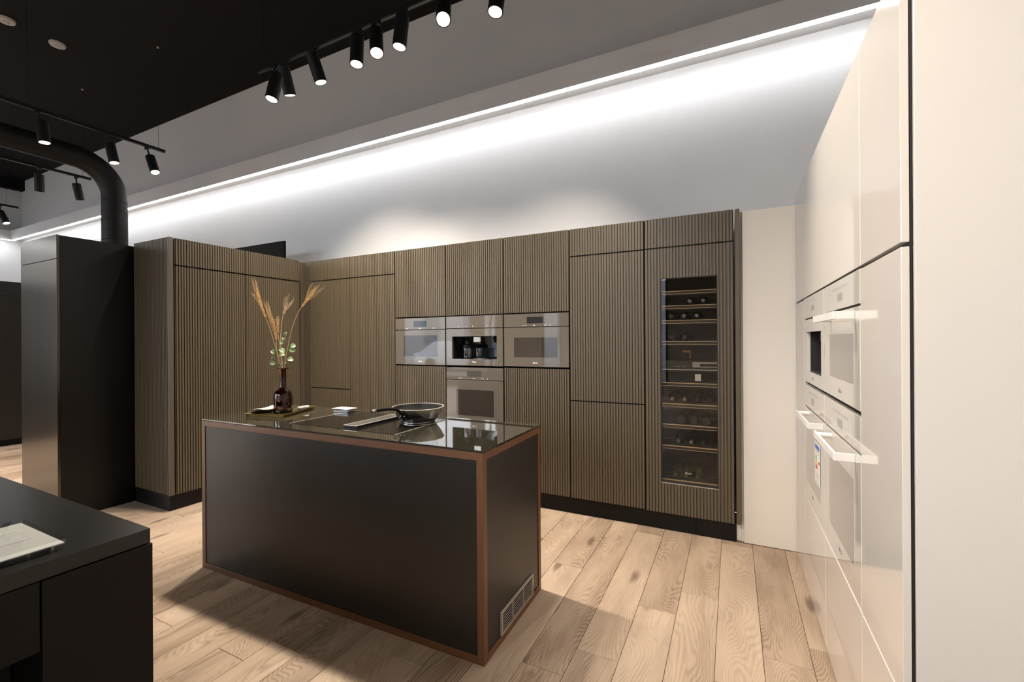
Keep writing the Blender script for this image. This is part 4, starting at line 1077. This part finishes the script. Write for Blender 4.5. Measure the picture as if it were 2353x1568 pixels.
# ================================================================== FOREGROUND COUNTER
CX, CY, CZ = -1.399, 0.629, 0.92
ct = empty('dark_counter', (CX - 1.0, 0.0, 0), 'anthracite counter in the near corner with the acrylic price board on it', 'counter')
MB().box(-3.9, CX, -1.4, CY, CZ - 0.039, CZ).build('worktop', M['counter'], ct, bevel=0.0015)
MB().box(-3.88, CX + 0.004, CY - 0.21, CY + 0.003, 0.0, CZ - 0.041).build('end_panel', M['counter_panel'], ct, bevel=0.0012)
MB().box(-3.88, CX + 0.001, -1.38, CY - 0.212, 0.722, CZ - 0.041).build('drawer', M['counter_panel'], ct, bevel=0.0012)
MB().box(-3.86, CX - 0.16, -1.36, CY - 0.215, 0.0, 0.720).build('recess', M['black'], ct)
# acrylic price board
pbx0, pbx1, pby0, pby1 = -1.715, -1.446, -0.02, 0.478
pb = empty('acrylic_price_board', ((pbx0 + pbx1) / 2, (pby0 + pby1) / 2, CZ), 'thick clear acrylic board with printed price sheet on the anthracite counter', 'sign holder')
MB().box(pbx0, pbx1, pby0, pby1, CZ + 0.0006, CZ + 0.0125).build('base_block', M['acrylic'], pb, bevel=0.001)
MB().box(pbx0, pbx1, pby0, pby1, CZ + 0.0150, CZ + 0.0240).build('cover_block', M['acrylic'], pb, bevel=0.001)
ps = MB().box(pbx0 + 0.003, pbx1 - 0.003, pby0 + 0.003, pby1 - 0.003, CZ + 0.0128, CZ + 0.0148).build('sheet', M['paper'], pb)
tx = MB(); random.seed(3)
zt_ = CZ + 0.0149
xcol = [pbx0 + 0.075, pbx0 + 0.165]
for x in xcol: tx.box(x - 0.0006, x + 0.0006, pby0 + 0.01, pby1 - 0.03, zt_, zt_ + 0.0001)
for c0 in (pbx0 + 0.016, pbx0 + 0.088, pbx0 + 0.178):
    for k in range(6):
        x = c0 + k * 0.0085
        y1 = random.uniform(0.24, 0.33); bold = (k == 1)
        y = pby0 + 0.03
        while y < y1:
            ln = random.uniform(0.008, 0.028)
            tx.box(x - (0.0013 if bold else 0.0007), x + (0.0013 if bold else 0.0007), y, min(y + ln, y1), zt_, zt_ + 0.0001)
            y += ln + 0.004
o = tx.build('print', M['print_dark'], ps)
for (x, y) in ((pbx1 - 0.02, pby1 - 0.02), (pbx1 - 0.02, pby1 - 0.06), (pbx0 + 0.02, pby1 - 0.02)):
    MB().lathe([(0, CZ + 0.001), (0.004, CZ + 0.001), (0.004, CZ + 0.0125), (0, CZ + 0.0125)], (x, y, 0), seg=12).build('magnet', M['rim'], pb)

# ================================================================== CEILING: TRACKS, SPOTS, DUCT, DETECTORS
TZ = 3.80
def track(label, p0, p1, wires):
    p0, p1 = Vector(p0), Vector(p1); d = (p1 - p0).normalized(); s_ = d.cross(Vector((0, 0, 1)))
    t = empty('light_track', (p0 + p1) / 2, label, 'light track', 'black suspended light tracks')
    a_ = [p0 - s_ * 0.018, p0 + s_ * 0.018, p0 + s_ * 0.018 + Vector((0, 0, 0.034)), p0 - s_ * 0.018 + Vector((0, 0, 0.034))]
    MB().prism(a_, p1 - p0).build('rail', M['black'], t)
    MB().prism([p0 - s_ * 0.006 + Vector((0, 0, -0.001)), p0 + s_ * 0.006 + Vector((0, 0, -0.001)), p0 + s_ * 0.006, p0 - s_ * 0.006], p1 - p0).build('groove', M['steel_dark'], t)
    for q in wires:
        q = Vector(q)
        MB().tube([q + Vector((0, 0, 0.034)), Vector((q.x, q.y, HC - 0.004))], 0.0016, seg=6).build('wire', M['black'], t)
        MB().lathe([(0.0, 0), (0.012, 0), (0.012, 0.012), (0, 0.012)], (q.x, q.y, HC - 0.012), seg=12).build('anchor', M['detector'], t)
    return t
track('black light track above the island with eight spots', (-3.745, 2.52, TZ), (0.3, 2.52, TZ), [(-3.68, 2.52, TZ), (-1.0, 2.52, TZ), (0.2, 2.52, TZ)])
track('black light track in front of the bent duct, with three lit spots', (-6.365, -3.0, TZ), (-6.365, 3.04, TZ), [(-6.365, 2.974, TZ), (-6.365, 1.93 - 0.10, TZ), (-6.365, -1, TZ)])
track('black light track beyond the duct with unlit spots', (-8.385, -3.0, TZ), (-8.385, 3.06, TZ), [(-8.385, 2.972, TZ), (-8.385, 1.0, TZ)])
track('most distant black light track, cut by the picture edge', (-11.26, -2.0, TZ), (-11.26, 3.12, TZ), [(-11.26, 2.98, TZ), (-11.26, 0.5, TZ)])
track('added unseen light track over the aisle on the camera side', (-4.2, -0.75, TZ), (0.75, -0.75, TZ), [(-4.0, -0.75, TZ), (0.6, -0.75, TZ)])  # unseen track, added to carry the fill spots of the aisle

def spot(label, joint, d, track_pt=None, on=True, power=SPOT_W, size=104, blend=1.0, lens='lamp_lens', length=0.225, warm=WARM):
    d = Vector(d).normalized(); j = Vector(joint)
    s_ = empty('track_spotlight', j, label, 'spotlight', 'black cylinder spotlights on the tracks')
    top = Vector((track_pt if track_pt else (j.x, j.y, TZ)))
    MB().box(top.x - 0.035, top.x + 0.035, top.y - 0.014, top.y + 0.014, TZ - 0.022, TZ - 0.0008).build('adapter', M['black'], s_)
    MB().tube([Vector((top.x, top.y, TZ - 0.02)), j + d * 0.03], 0.009, seg=10).build('arm', M['black'], s_, smooth=True)
    R = 0.0495
    MB().lathe([(0, 0), (R - 0.004, 0), (R, 0.004), (R, length), (R - 0.004, length), (R - 0.004, length - 0.035), (0, length - 0.036)], j, d, seg=32).build('housing', M['black'], s_, smooth=True)
    MB().lathe([(0, length - 0.030), (R - 0.006, length - 0.030), (R - 0.006, length - 0.0275), (0, length - 0.0275)], j, d, seg=28).build('lens', M[lens] if on else M['lamp_off'], s_)
    MB().lathe([(R - 0.0042, length - 0.034), (R - 0.0042, length - 0.0005), (R - 0.0060, length - 0.0005), (R - 0.0060, length - 0.034)], j, d, seg=28).build('reflector', M['rim'] if on else M['black'], s_, smooth=True)
    if on:
        L = bpy.data.lights.new('spot_light', 'SPOT'); L.energy = power; L.color = warm; L.spot_size = math.radians(size); L.spot_blend = blend; L.shadow_soft_size = 0.022
        lo = bpy.data.objects.new('spot_light', L); COL.objects.link(lo); lo.parent = s_
        lo.location = d * (length + 0.002)
        lo.rotation_euler = d.to_track_quat('-Z', 'Y').to_euler()
    return s_
S1 = [((-3.365, 2.426, 3.632), (-0.059, -0.191, -0.98), 'spotlight at the wired end of the island track, tilted to the aisle', 1.0),
      ((-3.421, 2.52, 3.775), (-0.069, 0.355, -0.932), 'spotlight overlapping the end one on the island track, aimed at the corner', 1.0),
      ((-3.068, 2.52, 3.775), (0.153, 0.272, -0.95), 'third spotlight of the island track, leaning alone towards the doors', 1.0),
      ((-2.563, 2.52, 3.754), (0.043, -0.085, -0.995), 'fourth spotlight of the island track, hanging almost straight down', 1.0),
      ((-2.374, 2.52, 3.737), (0.252, -0.241, -0.937), 'fifth spotlight of the island track with a wide open glowing mouth', 0.6),
      ((-2.121, 2.52, 3.764), (-0.088, -0.063, -0.994), 'sixth spotlight of the island track, next to the dazzling one', 1.0),
      ((-1.76, 2.52, 3.727), (0.289, -0.451, -0.844), 'dazzling spotlight of the island track aimed straight at the camera', 0.35),
      ((-1.33, 2.52, 3.725), (-0.033, -0.187, -0.982), 'spotlight of the island track cut by the top edge of the picture', 0.38)]
for j, d, lab, k in S1:
    nar = d[1] > 0.25
    spot(lab, j, d, power=SPOT_W * k * (1.45 if nar else 0.95), size=100 if nar else 104, track_pt=(j[0] - (0.17 if j[1] < 2.5 else 0), 2.52, TZ))
spot('spotlight of the island track aimed at the steam oven column, out of the picture', (-0.80, 2.52, 3.75), (-0.30, 0.40, -0.87), power=SPOT_W * 1.15, size=80)
spot('spotlight of the island track aimed at the white ovens, added unseen as fill', (-0.30, 2.52, 3.75), (0.27, -0.17, -0.95), power=SPOT_W * 0.25, size=56)  # this and the following island lamps are unseen, added to brighten the cream run
spot('spotlight of the island track turned to the cream doors, added unseen as fill', (-0.97, 2.50, 3.77), (0.60, -0.20, -0.77), power=SPOT_W * 1.25, size=58)
spot('spotlight of the island track above the wine cooler aisle, added unseen as fill', (-0.55, 2.52, 3.75), (-0.05, 0.10, -0.99), power=SPOT_W * 0.1)
spot('spotlight of the island track nearest the white cabinets, added unseen as fill', (0.0, 2.52, 3.75), (0.10, -0.35, -0.93), power=SPOT_W * 0.15)
for j, d, lab in (((-6.365, 1.933, 3.714), (0.098, 0.072, -0.993), 'lit spotlight on the duct track, first from the picture edge'),
                  ((-6.365, 2.492, 3.702), (0.163, 0.124, -0.979), 'lit spotlight on the duct track hanging before the duct bend'),
                  ((-6.365, 2.885, 3.698), (0.399, 0.051, -0.915), 'lit spotlight at the free end of the duct track')):
    spot(lab, j, d, track_pt=(j[0], j[1] - 0.03, TZ), power=SPOT_W * 0.6)
for j, d, lab in (((-8.385, 2.521, 3.709), (-0.085, 0.039, -0.996), 'unlit grey spotlight on the track beyond the duct, hanging straight'),
                  ((-8.385, 2.899, 3.704), (-0.022, 0.2, -0.98), 'unlit grey spotlight at the end of the track beyond the duct, tilted')):
    spot(lab, j, d, on=False)
spot('lit spotlight on the most distant track at the picture edge', (-11.26, 2.90, 3.70), (0.35, 0.25, -0.9), power=SPOT_W * 0.6)
# fill spots added on the unseen aisle track to brighten cabinets and floor
for j, tgt, lab, pw in (((0.30, -0.75, 3.75), (0.62, 1.45, 1.5), 'aisle spotlight aimed at the cream end panel, added unseen as fill', 0.02),
                        ((-0.60, -0.75, 3.75), (0.38, 1.75, 1.0), 'aisle spotlight aimed at the white ovens, added unseen as fill', 1.2),
                        ((-1.50, -0.75, 3.75), (0.38, 2.9, 1.0), 'aisle spotlight aimed at the cream corner, added unseen as fill', 1.9),
                        ((-2.30, -0.75, 3.75), (-2.0, 0.9, 0.0), 'aisle spotlight lighting the floor before the island, added unseen as fill', 0.35),
                        ((-3.30, -0.75, 3.75), (-3.0, 0.9, 0.0), 'aisle spotlight lighting the floor by the anthracite counter, added unseen as fill', 0.35)):
    d = Vector(tgt) - Vector(j)
    spot(lab, j, d, power=FILL_W * pw, size=60)

# fill spots added unseen: they light the pale floor and so the whole hall
for k, y in enumerate((1.15, 0.2, -0.8, -1.8, -2.7)):
    for x, nm in ((-6.365, 'duct'), (-8.385, 'unlit')):
        spot('spotlight %s of the %s track counted from the wall, added unseen as fill' % (('four', 'five', 'six', 'seven', 'eight')[k], nm), (x, y, 3.70), (0.05, -0.05, -1), power=HALL_W)
track('added unseen light track behind the camera near the shop windows', (-4.8, -2.9, TZ), (0.7, -2.9, TZ), [(-4.6, -2.9, TZ), (0.5, -2.9, TZ)])  # unseen track and its spots, added for fill light
for k, x in enumerate((-4.4, -3.5, -2.6, -1.7, -0.8, 0.1)):
    spot('%s spotlight of the track behind the camera, added unseen as fill' % (('first', 'second', 'third', 'fourth', 'fifth', 'sixth')[k]), (x, -2.9, 3.70), (0.0, -0.12, -1), power=HALL_W)

# bent duct
du = empty('bent_duct', (-7.2, 2.86, 0), 'thick black spiral duct bending down in front of the white wall', 'duct')
dx, dy, dz, dr = -7.2, 2.866, 3.72, 0.132
path = [Vector((dx, -4.9, dz + 0.10)), Vector((dx, dy - 0.55, dz + 0.0))]
for k in range(1, 13):
    a = k / 12 * PI / 2
    path.append(Vector((dx, dy - 0.42 + 0.42 * math.sin(a), dz - 0.42 + 0.42 * math.cos(a))))
path.append(Vector((dx, dy, 0.0)))
MB().tube(path, dr, seg=32).build('pipe', M['duct'], du, smooth=True)
for k in range(26):
    z = 3.25 - k * 0.125
    MB().lathe([(dr, z - 0.004), (dr + 0.003, z), (dr, z + 0.004)], (dx, dy, 0), seg=32).build('seam', M['duct'], du, smooth=True)

for (x, y, lab) in ((-7.373, 2.385, 'round white smoke detector on the black ceiling, seen whole'), (-7.331, 1.946, 'round white smoke detector on the black ceiling at the picture edge')):
    dt = empty('smoke_detector', (x, y, HC), lab, 'detector', 'smoke detectors on the black ceiling')
    MB().lathe([(0.075, HC), (0.078, HC - 0.012), (0.070, HC - 0.03), (0.05, HC - 0.034), (0, HC - 0.034)], (x, y, 0), seg=32).build('base', M['detector'], dt, smooth=True)
    MB().lathe([(0.036, HC - 0.034), (0.034, HC - 0.048), (0.02, HC - 0.054), (0, HC - 0.055)], (x, y, 0), seg=24).build('sensor', M['detector'], dt, smooth=True)
